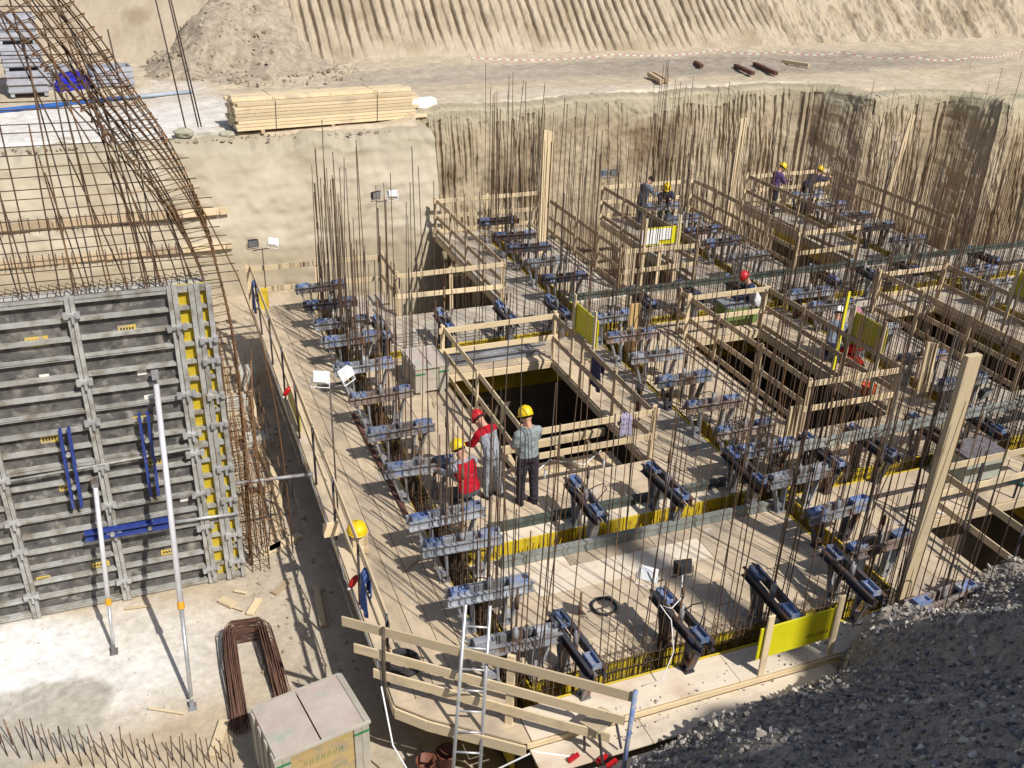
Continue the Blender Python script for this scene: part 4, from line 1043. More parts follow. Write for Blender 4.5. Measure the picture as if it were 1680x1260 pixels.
# horizontal bars: their right ends step out along the cage
z = 3.98; lv = 0
while z < 8.1:
    for y, dz in ((13.79, 0.0), (14.07, 0.05)):
        xe = cgx(z) + 0.38 + random.uniform(-0.04, 0.05)
        xs = -4.2
        mb = MB().tube([(xs, y, z + dz + random.uniform(-0.03, 0.03)), ((xs + xe) / 2, y, z + dz), (xe, y, z + dz + random.uniform(-0.02, 0.02))], 0.0075, 5)
        tag(mb.build('cross_bar', REBARD if random.random() < 0.5 else REBAR, None, True), '%s horizontal bar up from the form wall, %s layer' % (ORD[lv], 'front' if y < 13.9 else 'rear'), 'rebar', 'horizontal bars above the form wall')
    z += 0.29; lv += 1
# low cage lying right of the wall foot, bent hooks along the concrete top
lc = empty('rebar_cage', (0.95, 14, GZ), 'rusty mesh cage at the foot of the wall corner', 'rebar cage')
mb = MB()
for k in range(26):
    z = GZ + 0.1 + k * 0.13
    mb.tube([(0.80, 13.7, z), (1.12, 13.7, z), (1.12, 14.1, z)], 0.006, 5)
for x in (0.82, 0.95, 1.1):
    mb.tube([(x, 13.7, GZ), (x, 13.7, 2.2)], 0.009, 5); mb.tube([(x, 14.1, GZ), (x, 14.1, 2.4)], 0.009, 5)
mb.build('mesh_bars', RO, lc, True)
hk = MB()
for k in range(40):
    x = -3.8 + k * 0.11
    hk.tube([(x, FY + 0.2, FT - 0.05), (x + 0.05, FY + 0.3, FT + 0.12), (x + 0.2, FY + 0.42, FT - 0.02)], 0.006, 4)
tag(hk.build('tie_hooks', REBARD, None, True), 'row of bent wire hooks along the top of the concrete wall', 'rebar', None, 'stuff')

# ---------------------------------------------------------------- floor in front of the form wall
sb = 0
for k in range(22):
    f = k / 21
    for j, (ox, oy, hh) in enumerate(((0, 0, 0.66), (0.05, 0.18, 0.55))):
        x = -3.25 + 3.25 * f + ox; y = 11.08 - 1.55 * f + oy - 0.12 * math.sin(f * 3)
        o = link('starter_bar', unit_rod(0.0075, REBAR)); o.location = (x, y, GZ - 0.02)
        o.rotation_euler = (R(random.gauss(0, 3)), R(random.gauss(0, 3)), 0); o.scale = (1, 1, hh * random.uniform(0.8, 1.1))
        tag(o, '%s starter bar from the left in the %s row at the lower left' % (ORD[k], ('near', 'rear')[j]), 'rebar', 'starter bars at the lower left')
tag(MB().tube([(-4.2, 10.75, GZ + 0.06), (-2.9, 10.25, GZ + 0.06), (-1.6, 9.6, GZ + 0.06)], 0.06, 12).build('floor_pipe', mat('grey_pipe', (0.25, 0.25, 0.31), rough=0.6), None, True), 'grey pipe lying on the floor at the lower left corner', 'pipe')
# hairpin bundle
hb = empty('stirrup_bundle', (0.5, 11.2, GZ), 'bundle of brown hairpin bars lying behind the wooden crate', 'rebar bundle')
HPM = mat('brown_hairpin', (0.085, 0.042, 0.03), (0.16, 0.085, 0.058), scale=6, rough=0.8, rand=0.3)
for k in range(48):
    j = lambda s_=0.03: random.uniform(-s_, s_)
    f = random.random(); hw = 0.20 + 0.20 * f; cx_ = 0.52 + j(0.03); z = GZ + 0.03 + 0.42 * random.random()
    zl = GZ + 0.012 + 0.10 * random.random(); ye = 10.25 + j(0.16) - 0.1 * f
    pts = [(cx_ - hw * 1.06 + j(), ye, zl), (cx_ - hw * 1.02, 11.3, z * 0.8 + GZ * 0.2), (cx_ - hw * 0.9, 11.92 + j(0.05), z), (cx_ - hw * 0.7, 12.02 + j(0.05), z + 0.01), (cx_ + hw * 0.7, 11.96 + j(0.05), z + 0.01), (cx_ + hw * 0.9, 11.85 + j(0.05), z), (cx_ + hw * 1.0, 11.2, z * 0.8 + GZ * 0.2), (cx_ + hw * 1.06 + j(), ye + 0.25, zl)]
    MB().tube(pts, 0.0085, 5).build('hairpin', HPM, hb, True)
# wooden crate
CRP = mat('crate_ply', (0.42, 0.34, 0.30), (0.54, 0.47, 0.41), scale=2.5, rough=0.9, c3=(0.34, 0.40, 0.30), s3=3, lo3=0.55, hi3=0.72, bump=0.15)
CRB = mat('crate_batten', (0.38, 0.35, 0.29), (0.50, 0.46, 0.39), scale=4, rough=0.9, rand=0.12, bump=0.15)
CRY = mat('crate_panel', (0.40, 0.28, 0.12), (0.52, 0.385, 0.18), scale=3, stretch=(0.4, 4, 4), rough=0.85, dirt=(((0.33, 0.28, 0.20), 4.0, 0.48, 0.62, 0.8), ((0.10, 0.20, 0.09), 7.0, 0.60, 0.66, 0.7)))
GRN = mat('green_paint', (0.02, 0.16, 0.05), (0.05, 0.24, 0.09), scale=6, rough=0.8)
def crate(label, loc, rz, sx, sy, sz, panel=CRY, lettering=True):
    t = empty('wooden_crate', loc, label, 'crate', rz=rz)
    def b(name, *a, m=CRB):
        o = MB().box(*a).mesh(name, [m]); o_ = bpy.data.objects.new(name, o); COL.objects.link(o_); o_.parent = t; return o_
    hx, hy = sx / 2, sy / 2
    b('floor', -hx + 0.02, hx - 0.02, -hy + 0.02, hy - 0.02, 0.06, 0.08, m=panel)
    for s_ in (-1, 1):
        b('side_panel', -hx + 0.03, hx - 0.03, *sorted((s_ * (hy - 0.03), s_ * (hy - 0.05))), 0.06, sz - 0.03, m=panel)
        b('end_panel', *sorted((s_ * (hx - 0.03), s_ * (hx - 0.05))), -hy + 0.052, hy - 0.052, 0.06, sz - 0.03, m=CRP)
        b('skid', *sorted((s_ * (hx - 0.1), s_ * (hx - 0.2))), -hy, hy, 0.0, 0.058, m=CRB)
    for sx_ in (-1, 1):
        for sy_ in (-1, 1):
            for e in (0, 1):
                xa = sx_ * (hx - 0.0 - e * 0.105); xb = sx_ * (hx - 0.10 - e * 0.105)
                b('batten', *sorted((xa, xb)), *sorted((sy_ * (hy - 0.029), sy_ * hy)), 0.06, sz - 0.03)
        for k in range(4):
            yy = -hy + 0.06 + (sy - 0.22) * k / 3
            b('batten', *sorted((sx_ * (hx - 0.029), sx_ * (hx - 0.002))), yy, yy + 0.10, 0.06, sz - 0.03)
    for k in range(2):
        b('lid_sheet', -hx + 0.03 + k * (sx / 2 - 0.03), -hx + 0.02 + k * (sx / 2 - 0.03) + sx / 2 - 0.04, -hy + 0.01, hy - 0.01, sz - 0.03, sz, m=CRP)
    b('lid_edge', hx - 0.058, hx + 0.02, -hy + 0.01, hy - 0.01, sz - 0.03, sz + 0.018)
    b('lid_edge', -hx - 0.01, hx + 0.02, -hy - 0.02, -hy + 0.008, sz - 0.028, sz + 0.012)
    b('lid_edge', -hx - 0.01, hx + 0.02, hy - 0.008, hy + 0.02, sz - 0.028, sz + 0.012)
    if lettering:
        for sx_ in (-1, 1): b('paint_stripe', *sorted((sx_ * (hx - 0.21), sx_ * (hx + 0.002))), -hy - 0.003, -hy - 0.0005, sz - 0.17, sz - 0.13, m=GRN)
        q = MB(); x = -0.26
        for ch in range(7):        # worn stencil strokes
            for s_ in range(2): q.bar((x + 0.03 * s_, -hy + 0.028, sz - 0.34), (x + 0.02 + 0.03 * s_, -hy + 0.028, sz - 0.26), 0.003, 0.006, up=(1, 0, 0))
            x += 0.08
        me = q.mesh('stencil', [GRN]); o_ = bpy.data.objects.new('stencil', me); COL.objects.link(o_); o_.parent = t
    return t
crate('large weathered wooden crate on the floor at the bottom edge', (1.03, 9.22, GZ), R(10.5), 1.26, 0.96, 1.0)
# offcuts on the floor
for k, (x, y, rz, l, wd) in enumerate(((-0.1, 10.15, 70, 0.62, 0.15), (0.32, 13.0, -52, 0.3, 0.14), (0.72, 12.75, 60, 0.38, 0.12), (-0.75, 10.9, -30, 0.55, 0.03), (-1.05, 13.35, -8, 0.4, 0.04), (0.55, 13.2, -35, 0.22, 0.04), (0.45, 12.8, -42, 0.25, 0.035))):
    d_ = Vector((math.cos(R(rz)), math.sin(R(rz)), 0)) * l / 2
    o = board('timber_offcut', Vector((x, y, GZ + 0.04)) - d_, Vector((x, y, GZ + 0.04)) + d_, wd, 0.05 if wd > 0.1 else 0.025, WOOD)
    tag(o, ['thick pale offcut beside the crate shadow', 'square offcut near the wall foot', 'greyish offcut right of the wall foot', 'thin stick on the pale floor', 'thin stick against the form foot', 'small stick near the square offcut', 'splinter below the square offcut'][k], 'offcut', 'timber offcuts on the floor')
# ladder, buckets
ld = empty('ladder', (2.65, 7.75, GZ), 'aluminium ladder leaning on the near left corner of the deck', 'ladder')
B0, B1 = Vector((2.48, 7.80, GZ)), Vector((2.80, 7.66, GZ)); T0, T1 = Vector((2.90, 8.46, 1.62)), Vector((3.17, 8.34, 1.62))
for a, b_ in ((B0, T0), (B1, T1)): MB().tube([a, b_], 0.024, 8).build('stile', GALV, ld, True)
for k in range(10):
    f = 0.06 + 0.094 * k
    MB().tube([B0 + (T0 - B0) * f, B1 + (T1 - B1) * f], 0.015, 7).build('rung', GALV, ld, True)
BUCK = mat('brown_bucket', (0.14, 0.05, 0.03), (0.20, 0.08, 0.05), scale=5, rough=0.6)
for k, (x, y) in enumerate(((2.42, 8.62), (2.72, 8.66))):
    t = empty('bucket', (x, y, GZ), ['brown bucket with black rim, left of two at the ladder foot', 'brown bucket, right of two at the ladder foot'][k], 'bucket', 'buckets at the ladder foot')
    M4 = Matrix.Translation((x, y, GZ))
    MB().lathe([(0.10, 0.0), (0.135, 0.28), (0.142, 0.285), (0.142, 0.30), (0.128, 0.30), (0.10, 0.03), (0.0, 0.03)], 16, M4).build('pail', BUCK, t, True)
    MB().tube([Vector((x, y, GZ)) + Vector((0.14 * math.cos(a), 0.05, 0.28 + 0.12 * math.sin(a))) for a in lin(0, math.pi, 9)], 0.006, 5).build('handle', BLACK, t, True)
# bits on and beside the left walkway
def coil(label, c_, r, n, tr, flat=0.02, m=BLACK, squash=1.0, rz=0.0):
    pts = []
    for k in range(n * 20):
        a = 2 * math.pi * k / 20; rr = r * (1 + 0.06 * math.sin(k * 0.37))
        x, y = rr * math.cos(a), rr * squash * math.sin(a)
        pts.append((c_[0] + x * math.cos(rz) - y * math.sin(rz), c_[1] + x * math.sin(rz) + y * math.cos(rz), c_[2] + tr + flat * (k / 20) + 0.01 * math.sin(k * 0.9)))
    tag(MB().tube(pts, tr, 6).build('cable_coil', m, None, True), label, 'cable')
coil('black cable coil on the near corner of the walkway', (2.33, 9.32, 0.0), 0.21, 6, 0.02, 0.022)
coil('flat black hose coil on the front cell floor', (5.4, 9.55, 0.0), 0.18, 3, 0.016, 0.004, squash=1.0)
coil('white cable heap beside the near right pit', (12.0, 9.95, 0.0), 0.14, 4, 0.008, 0.01, m=WHITE)
for k, (x, y, z) in enumerate(((1.98, 12.3, 0.34),)):
    t = tag(MB().box(x - 0.12, x + 0.12, y - 0.03, y + 0.03, 0.18, 0.42).build('timber_block', WOOD), 'short timber block fixed outside the left railing', 'block')
t = empty('timber_block', (2.35, 11.99, 0), 'stack of short boards under the yellow helmet', 'boards')
for k in range(5): board('offcut', (2.24, 11.99, 0.05 + k * 0.075), (2.48, 11.97, 0.05 + k * 0.075), 0.16, 0.07, WOOD, t)
def helmet_mesh(mb, M4, r=0.135):
    mb.lathe([(r * 1.0, 0.0), (r * 1.02, 0.03), (r * 0.97, 0.075), (r * 0.84, 0.115), (r * 0.6, 0.145), (r * 0.3, 0.158), (0.0, 0.16)], 16, M4 @ Matrix.Diagonal((1.0, 1.12, 1, 1)))
    mb.lathe([(r * 1.0, 0.0), (r * 1.09, -0.006), (r * 1.09, 0.004), (r * 1.0, 0.012)], 16, M4 @ Matrix.Translation((0, 0.018, 0)) @ Matrix.Diagonal((1.0, 1.22, 1, 1)))
    mb.box(-0.014, 0.014, -r * 0.42, r * 0.42, 0.145, 0.165, M4)
mb = MB(); helmet_mesh(mb, Matrix.Translation((2.33, 11.99, 0.40)), 0.15)
tag(mb.build('hard_hat', HELY, None, True), 'yellow hard hat resting on a stack of boards on the walkway', 'helmet')
CANV = mat('dark_rope', (0.06, 0.055, 0.05), (0.12, 0.11, 0.10), scale=6, rough=0.9)
pts = [(2.0, 9 + 0.5 * k, -0.15 + 0.35 * abs(math.sin(k * 1.3))) for k in range(26)]
tag(MB().tube(pts, 0.011, 5).build('cable', LSTEEL, None, True), 'grey cable looped along the outer edge of the left walkway', 'cable')
tag(MB().tube([(1.95, 9.0, 0.1), (1.98, 8.6, -0.55), (2.15, 8.3, -0.9), (2.5, 8.0, -0.85), (3.0, 7.7, -0.45), (3.5, 7.55, -0.12), (3.9, 7.3, -0.1)], 0.012, 6).build('cable', WHITE, None, True), 'white cable sagging below the near corner of the deck', 'cable')
RED = mat('red_plastic', (0.45, 0.012, 0.015), rough=0.45)
for k, (x, y, z) in enumerate(((1.97, 16.7, 0.45), (1.97, 10.9, 0.25))):
    t = empty('cable_plug', (x, y, z), ['red plug hanging on the railing near the yellow board', 'red plug hanging on the railing near the yellow helmet'][k], 'plug', 'red plugs on the railing')
    MB().lathe([(0.035, 0), (0.05, 0.05), (0.05, 0.14), (0.03, 0.2)], 10, Matrix.Translation((x, y, z)) @ Matrix.Rotation(0.6, 4, 'Y')).build('housing', RED, t, True)
    MB().lathe([(0.025, 0), (0.025, 0.06)], 8, Matrix.Translation((x - 0.03, y, z - 0.05)) @ Matrix.Rotation(0.6, 4, 'Y')).build('sleeve', WHITE, t, True)
# saw stool at the near edge
t = empty('saw_stool', (4.25, 7.35, -0.1), 'small plywood topped stool with red clamps at the near edge', 'stool')
M4 = Matrix.Translation((4.25, 7.35, 0.36)) @ Matrix.Rotation(R(22), 4, 'Z') @ Matrix.Rotation(R(-12), 4, 'X')
MB().box(-0.19, 0.19, -0.16, 0.16, -0.02, 0.0, M4).build('top', WOOD, t)
for a in (-1, 1):
    for b_ in (-1, 1): MB().bar(M4 @ Vector((a * 0.15, b_ * 0.12, -0.02)), M4 @ Vector((a * 0.17, b_ * 0.15, -0.46)), 0.025, 0.025).build('leg', DSTEEL, t)
for k, (x, y) in enumerate(((3.9, 7.25), (4.22, 7.12), (4.3, 7.02))): MB().bar((x - 0.08, y, -0.09), (x + 0.07, y + 0.04, -0.07), 0.045, 0.045).build('clamp', RED, t)

# clutter in the gap between the form wall and the walkway
for k, (x, y, a, l, wd, th) in enumerate(((1.45, 15.2, 80, 2.2, 0.2, 0.05), (1.2, 16.1, 12, 0.9, 0.16, 0.05), (1.55, 17.0, 95, 1.6, 0.12, 0.08), (1.15, 18.4, 30, 1.1, 0.2, 0.04), (1.6, 19.4, 84, 2.0, 0.1, 0.1), (0.95, 20.2, 5, 1.4, 0.18, 0.05), (1.4, 14.3, 25, 0.8, 0.15, 0.05), (1.1, 21.3, 70, 1.2, 0.22, 0.05), (1.72, 12.4, 86, 1.0, 0.1, 0.05), (1.2, 13.1, 40, 0.35, 0.12, 0.04))):
    d_ = Vector((math.cos(R(a)), math.sin(R(a)), 0)) * l / 2; c_ = Vector((x, y, GZ + th / 2 + 0.012 + 0.02 * (k % 3)))
    tag(board('ground_timber', c_ - d_, c_ + d_, wd, th, WOODO if k % 2 else WOOD), 'timber lying in the gap beside the left walkway, %s from the near end' % ORD[(7, 5, 4, 3, 2, 1, 6, 0, 9, 8)[k]], 'timber', 'timbers in the gap')
gm = MB()
for k in range(30): gm.tube([(0.75, 14.4 + 0.15 * k, GZ + 0.12), (1.55, 14.4 + 0.15 * k + random.uniform(-0.05, 0.05), GZ + 0.12 + random.uniform(0, 0.2))], 0.006, 4)
for k in range(7): gm.tube([(0.8 + 0.12 * k, 14.2, GZ + 0.13 + 0.02 * k), (0.8 + 0.12 * k + random.uniform(-0.1, 0.1), 19.0, GZ + 0.2)], 0.007, 4)
for k in range(26):
    x = random.uniform(0.75, 1.9); y = random.uniform(14, 21.5)
    gm.tube([(x, y, GZ), (x + random.uniform(-0.1, 0.1), y + random.uniform(-0.1, 0.1), GZ + random.uniform(0.5, 1.5))], 0.008, 4)
tag(gm.build('gap_mesh', [RO], None, True), 'tangle of rusty mesh and starter bars in the gap', 'rebar', None, 'stuff')
for k, (x, y, sx, sy, h) in enumerate(((1.45, 17.9, 0.5, 0.4, 0.28), (1.2, 19.8, 0.6, 0.35, 0.22), (1.65, 21.0, 0.4, 0.5, 0.35))):
    tag(MB().box(x - sx / 2, x + sx / 2, y - sy / 2, y + sy / 2, GZ - 0.02, GZ + h).build('concrete_block', CONC), ['nearest concrete block in the gap beside the walkway', 'middle concrete block in the gap beside the walkway', 'farthest concrete block in the gap beside the walkway'][k], 'block', 'concrete blocks in the gap')
rb = MB()
for k in range(420):
    x = random.uniform(0.6, 2.0); y = random.uniform(10.8, 22); stone(rb, (x, y, GZ + 0.012), 0.012 + 0.04 * random.random() ** 3)
for k in range(160):
    x = random.uniform(-3.6, 1.0); y = random.uniform(10.0, 13.4); stone(rb, (x, y, GZ + 0.006), 0.006 + 0.014 * random.random() ** 2)
tag(rb.build('floor_rubble', HEAP), 'small crumbs of rubble scattered on the excavation floor', 'rubble', None, 'stuff')

# ---------------------------------------------------------------- tall timbers and boards
def timber(label, base, top, wd, th, up=(0, 1, 0), m=WOOD): return tag(board('upright_timber', base, top, wd, th, m, None, up=up), label, 'timber')
timber('tall broad timber leaning upright in the right foreground', (9.70, 8.20, -0.1), (9.71, 8.17, 4.1), 0.24, 0.09)
for k, (x, wd) in enumerate(((10.38, 0.13), (10.53, 0.09), (10.64, 0.1))):
    timber(['broad plank of the far bound timber group', 'narrow middle plank of the far bound timber group', 'right plank of the far bound timber group'][k], (x, 24.1 + 0.06 * k, 0), (x + 0.05, 24.1 + 0.06 * k, 3.55 - 0.04 * k), wd, 0.05)
for k, x in enumerate((17.12, 17.27)):
    timber(['left plank of the timber pair before the grooved face', 'right plank of the timber pair before the grooved face'][k], (x, 24.8, 0), (x + 0.1, 24.8, 3.4), 0.12, 0.06)
timber('single long plank leaning at the far right', (23.9, 25.4, -0.6), (24.3, 25.3, 3.1), 0.2, 0.06)
timber('short upright plank beside the upper yellow panel', (9.86, 17.32, 0.03), (9.86, 17.28, 1.2), 0.28, 0.04, m=mat('orange_plank', (0.55, 0.36, 0.15), (0.62, 0.43, 0.2), scale=4, stretch=(0.5, 6, 6), rough=0.8))
for k in range(3): timber('orange tinted plank in the bundle left of the tall timber, %s' % ('left', 'middle', 'right')[k], (14.7 + 0.11 * k, 13.45, 0), (14.7 + 0.11 * k, 13.5, 1.25 - 0.03 * k), 0.09, 0.05)
timber('pale wide plank standing left of the tall timber', (15.55, 13.1, 0), (15.6, 13.2, 0.95), 0.3, 0.04)
for k in range(3): timber('plank bundle behind the right yokes, %s' % ('left', 'middle', 'right')[k], (10.75 + 0.09 * k, 12.6, 0), (10.75 + 0.09 * k, 12.62, 0.85), 0.07, 0.05)
timber('plank standing at the far right edge above the beam', (17.2, 11.9, 0), (17.25, 11.95, 1.0), 0.2, 0.05)
# yellow panels on posts
def panel(label, p, q, z0, z1, posts=True, m=YSIGN, text=None, thick=0.022, pz=0.0, ext=0.22):
    p = Vector((*p, 0)); q = Vector((*q, 0)); d_ = (q - p).normalized(); n_ = Vector((d_.y, -d_.x, 0))
    t = empty('yellow_board', (p + q) / 2, label, 'board', 'yellow boards on the railings')
    L_ = (q - p).length
    board('sheet', p + Vector((0, 0, (z0 + z1) / 2)), q + Vector((0, 0, (z0 + z1) / 2)), thick, z1 - z0, m, t)
    if posts:
        for f in (0.08, 0.93):
            b0 = p + d_ * L_ * f + n_ * 0.035
            board('post', b0 + Vector((0, 0, pz)), b0 + Vector((0, 0, z1 + ext)), 0.10, 0.03, WOOD, t, up=(n_.x, n_.y, 0))
    if text:
        cu = bpy.data.curves.new('print', 'FONT'); cu.body = text; cu.size = 0.075; cu.extrude = 0.0006; cu.align_x = 'CENTER'
        o = bpy.data.objects.new('print', cu); COL.objects.link(o)
        me = bpy.data.meshes.new_from_object(o); bpy.data.objects.remove(o)
        o = bpy.data.objects.new('print', me); COL.objects.link(o); me.materials.append(PRN)
        c_ = p + d_ * L_ * 0.72 + n_ * (thick / 2 + 0.0025) + Vector((0, 0, z0 + 0.10))
        # small print near the lower right
        xa = d_; za = n_; ya = za.cross(xa)
        o.matrix_basis = Matrix(((xa.x, ya.x, za.x, c_.x), (xa.y, ya.y, za.y, c_.y), (xa.z, ya.z, za.z, c_.z + 0.03), (0, 0, 0, 1)))
        adopt(o, t)
    return t
panel('large yellow board with small print in the front foreground', (6.70, 7.66), (8.04, 7.69), 0.27, 0.80, text='3TO DOKA', pz=-0.02)
panel('yellow board on the right rail of the open centre pit', (8.05, 16.65), (8.05, 15.5), 1.13, 1.74, pz=-0.02, ext=0.18)
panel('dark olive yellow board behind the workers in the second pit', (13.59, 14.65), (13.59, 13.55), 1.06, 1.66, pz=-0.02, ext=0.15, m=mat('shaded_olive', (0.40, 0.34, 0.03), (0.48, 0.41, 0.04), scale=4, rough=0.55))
t = panel('yellow board with white papers on the far deck', (11.92, 20.93), (13.12, 20.96), 1.12, 1.6, pz=-0.02, ext=0.28)
for k, (a, b_) in enumerate(((11.90, 12.44), (12.47, 12.82))):
    MB().box(a, b_, 20.905, 20.911, 1.17 + 0.09 * k, 1.57).build('paper', WHITE, t)
panel('yellow board at the right picture edge', (18.99, 15.45), (18.99, 14.2), 1.13, 1.7, pz=-0.02, ext=0.2)
panel('narrow yellow board clipped on the left outer railing', (2.12, 17.3), (2.12, 15.9), 0.05, 0.48, posts=False, m=mat('olive_yellow', (0.42, 0.36, 0.02), (0.5, 0.43, 0.03), scale=3, rough=0.5))
panel('orange yellow board at the far end of the left walkway', (2.18, 22.2), (2.45, 22.25), 0.0, 0.55, posts=False, m=YELLOW)
# yellow measuring staff and orange bucket
tag(MB().box(13.58, 13.64, 14.86, 14.89, 0.0, 1.97).build('measuring_staff', mat('lemon_staff', (0.75, 0.68, 0.02), (0.8, 0.75, 0.05), scale=20, rough=0.5)), 'bright yellow measuring staff standing in the second pit', 'staff')
ORA = mat('orange_plastic', (0.85, 0.13, 0.02), rough=0.5)
t = empty('bucket', (13.3, 13.75, 0.0), 'bright orange bucket by the yellow staff', 'bucket')
MB().lathe([(0.11, 0.02), (0.15, 0.30), (0.158, 0.31), (0.14, 0.31), (0.105, 0.05), (0, 0.05)], 16, Matrix.Translation((13.62, 13.75, 0.0))).build('pail', ORA, t, True)
MB().tube([Vector((13.62, 13.75, 0.3)) + Vector((0.15 * math.cos(a), 0, 0.16 * math.sin(a))) for a in lin(0, math.pi, 9)], 0.006, 5).build('handle', WHITE, t, True)

# ---------------------------------------------------------------- floodlights
def flood_head(t, c_, az, tilt, m, s_=1.0):
    M4 = Matrix.Translation(c_) @ Matrix.Rotation(az, 4, 'Z') @ Matrix.Rotation(tilt, 4, 'X')
    def p(v): return M4 @ Vector(v)
    mb = MB()
    vs = [(-0.13, 0, -0.10), (0.13, 0, -0.10), (0.13, 0, 0.10), (-0.13, 0, 0.10), (-0.09, 0.11, -0.06), (0.09, 0.11, -0.06), (0.09, 0.11, 0.06), (-0.09, 0.11, 0.06)]
    mb.add([p(Vector(v) * s_) for v in vs], [(0, 1, 2, 3), (4, 7, 6, 5), (0, 4, 5, 1), (1, 5, 6, 2), (2, 6, 7, 3), (3, 7, 4, 0)])
    hs_ = mb.build('lamp_housing', m, t)
    MB().box(-0.11 * s_, 0.11 * s_, -0.008, -0.002, -0.08 * s_, 0.08 * s_, M4).build('lamp_glass', GLASS, hs_)
    MB().tube([p((-0.14 * s_, 0.03, 0)), p((-0.14 * s_, 0.03, -0.15 * s_)), p((0.14 * s_, 0.03, -0.15 * s_)), p((0.14 * s_, 0.03, 0))], 0.009, 5).build('bracket', m, t)
def flood(label, base, h, heads, lean=(0, 0)):
    base = Vector(base)
    t = empty('floodlight', base, label, 'floodlight', 'floodlights on thin poles')
    top = base + Vector((lean[0], lean[1], h))
    MB().tube([base, top], 0.014, 7).build('pole', REBARD, t, True)
    MB().tube([top + Vector((-0.22, 0, 0.0)), top + Vector((0.22, 0, 0.03))], 0.012, 6).build('arm', DSTEEL, t, True)
    for dx, az, tilt, m in heads: flood_head(t, top + Vector((dx, 0, 0.17)), az, tilt, m)
flood('pair of white floodlights on a pole above the left walkway', (2.22, 12.98, 0), 2.45, ((-0.12, 2.7, 0.35, WHITE), (0.24, 3.9, 0.45, WHITE)))
flood('black and white floodlights at the far end of the left walkway', (2.42, 22.3, 0.0), 1.50, ((-0.2, 0.2, 0.2, BLACK), (0.28, 2.6, 0.3, WHITE)))
flood('black and white floodlights high before the beige wall', (5.45, 22.3, 0), 2.45, ((-0.2, 0.5, 0.1, BLACK), (0.2, 3.0, 0.3, WHITE)))
flood('dark floodlights on the far deck corner left of the bowed man', (13.7, 26.4, 0), 1.4, ((-0.15, 0.4, 0.1, BLUE), (0.15, 0.0, 0.0, BLACK)))
flood('white and black floodlights over the front wall yoke', (5.75, 8.55, 0.0), 1.18, ((-0.30, 2.4, 0.4, WHITE), (0.22, 3.0, 0.2, BLACK)))
flood('small floodlight above the covered toolbox at the right', (13.55, 10.9, 0), 1.35, ((0.0, 0.2, 0.3, BLACK),))
tag(MB().tube([(5.95, 8.5, 1.3), (5.85, 8.3, 1.05), (5.65, 8.2, 1.0), (5.5, 8.25, 1.06), (5.6, 8.1, 0.9), (5.6, 7.95, 0.5), (5.45, 7.9, 0.1), (5.2, 7.95, 0.03)], 0.008, 6).build('cable', WHITE, None, True), 'white cable hanging from the front floodlights', 'cable')
# clothes over rails
def hung(label, c_, wd, ht, m, along='x', sway=0.05):
    us, vs = 13, 17; V = []; F = []
    for j in range(vs):
        f = j / (vs - 1)
        for i in range(us):
            u = i / (us - 1) - 0.5
            side = 1 if f < 0.35 else -1
            if f < 0.35: dz = -(0.35 - f) / 0.65 * ht; off = 0.045
            else: dz = -(f - 0.35) / 0.65 * ht; off = -0.045
            if abs(f - 0.35) < 0.03: off = 0
            wv = 0.025 * math.sin(u * 16 + f * 3) * (0.3 + abs(dz) * 2)
            wdt = wd * (1 - 0.25 * abs(dz) / ht + 0.12 * math.sin(f * 9))
            a = u * wdt; b_ = off + wv * 0.6
            zz = dz - 0.05 * (abs(u) * 2) ** 2 * (ht > 0.3) + 0.02 * math.sin(u * 21)
            V.append((c_[0] + a, c_[1] + b_, c_[2] + zz) if along == 'x' else (c_[0] + b_, c_[1] + a, c_[2] + zz))
    for j in range(vs - 1):
        for i in range(us - 1): F.append((j * us + i, j * us + i + 1, (j + 1) * us + i + 1, (j + 1) * us + i))
    me = bpy.data.meshes.new('cloth'); me.from_pydata(V, [], F); me.materials.append(m)
    me.polygons.foreach_set('use_smooth', [True] * len(F)); me.update()
    o = link('hung_cloth', me)
    so_ = o.modifiers.new('thick', 'SOLIDIFY'); so_.thickness = 0.012
    tag(o, label, 'cloth')
hung('lilac towel hanging on the front rail of the centre pit', (7.42, 12.965, 1.10), 0.26, 0.42, cloth('lilac', (0.36, 0.33, 0.46)))
hung('dark checked jacket hanging on the right rail of the centre pit', (8.03, 15.35, 1.10), 0.5, 0.75, cloth('navy_check', (0.10, 0.09, 0.15)), 'y')
hung('black jacket hanging on the far left pit rail', (5.35, 20.95, 1.08), 0.32, 0.6, cloth('black_cloth', (0.025, 0.025, 0.03)), 'y')
hung('blue grey cloth hanging on the far left outer railing', (2.06, 21.4, 1.1), 0.4, 0.75, cloth('blue_cloth', (0.10, 0.12, 0.25)), 'y')
hung('blue cloth hanging on the near left outer railing', (2.06, 10.2, 1.05), 0.3, 0.7, cloth('blue_cloth2', (0.09, 0.15, 0.36)), 'y')
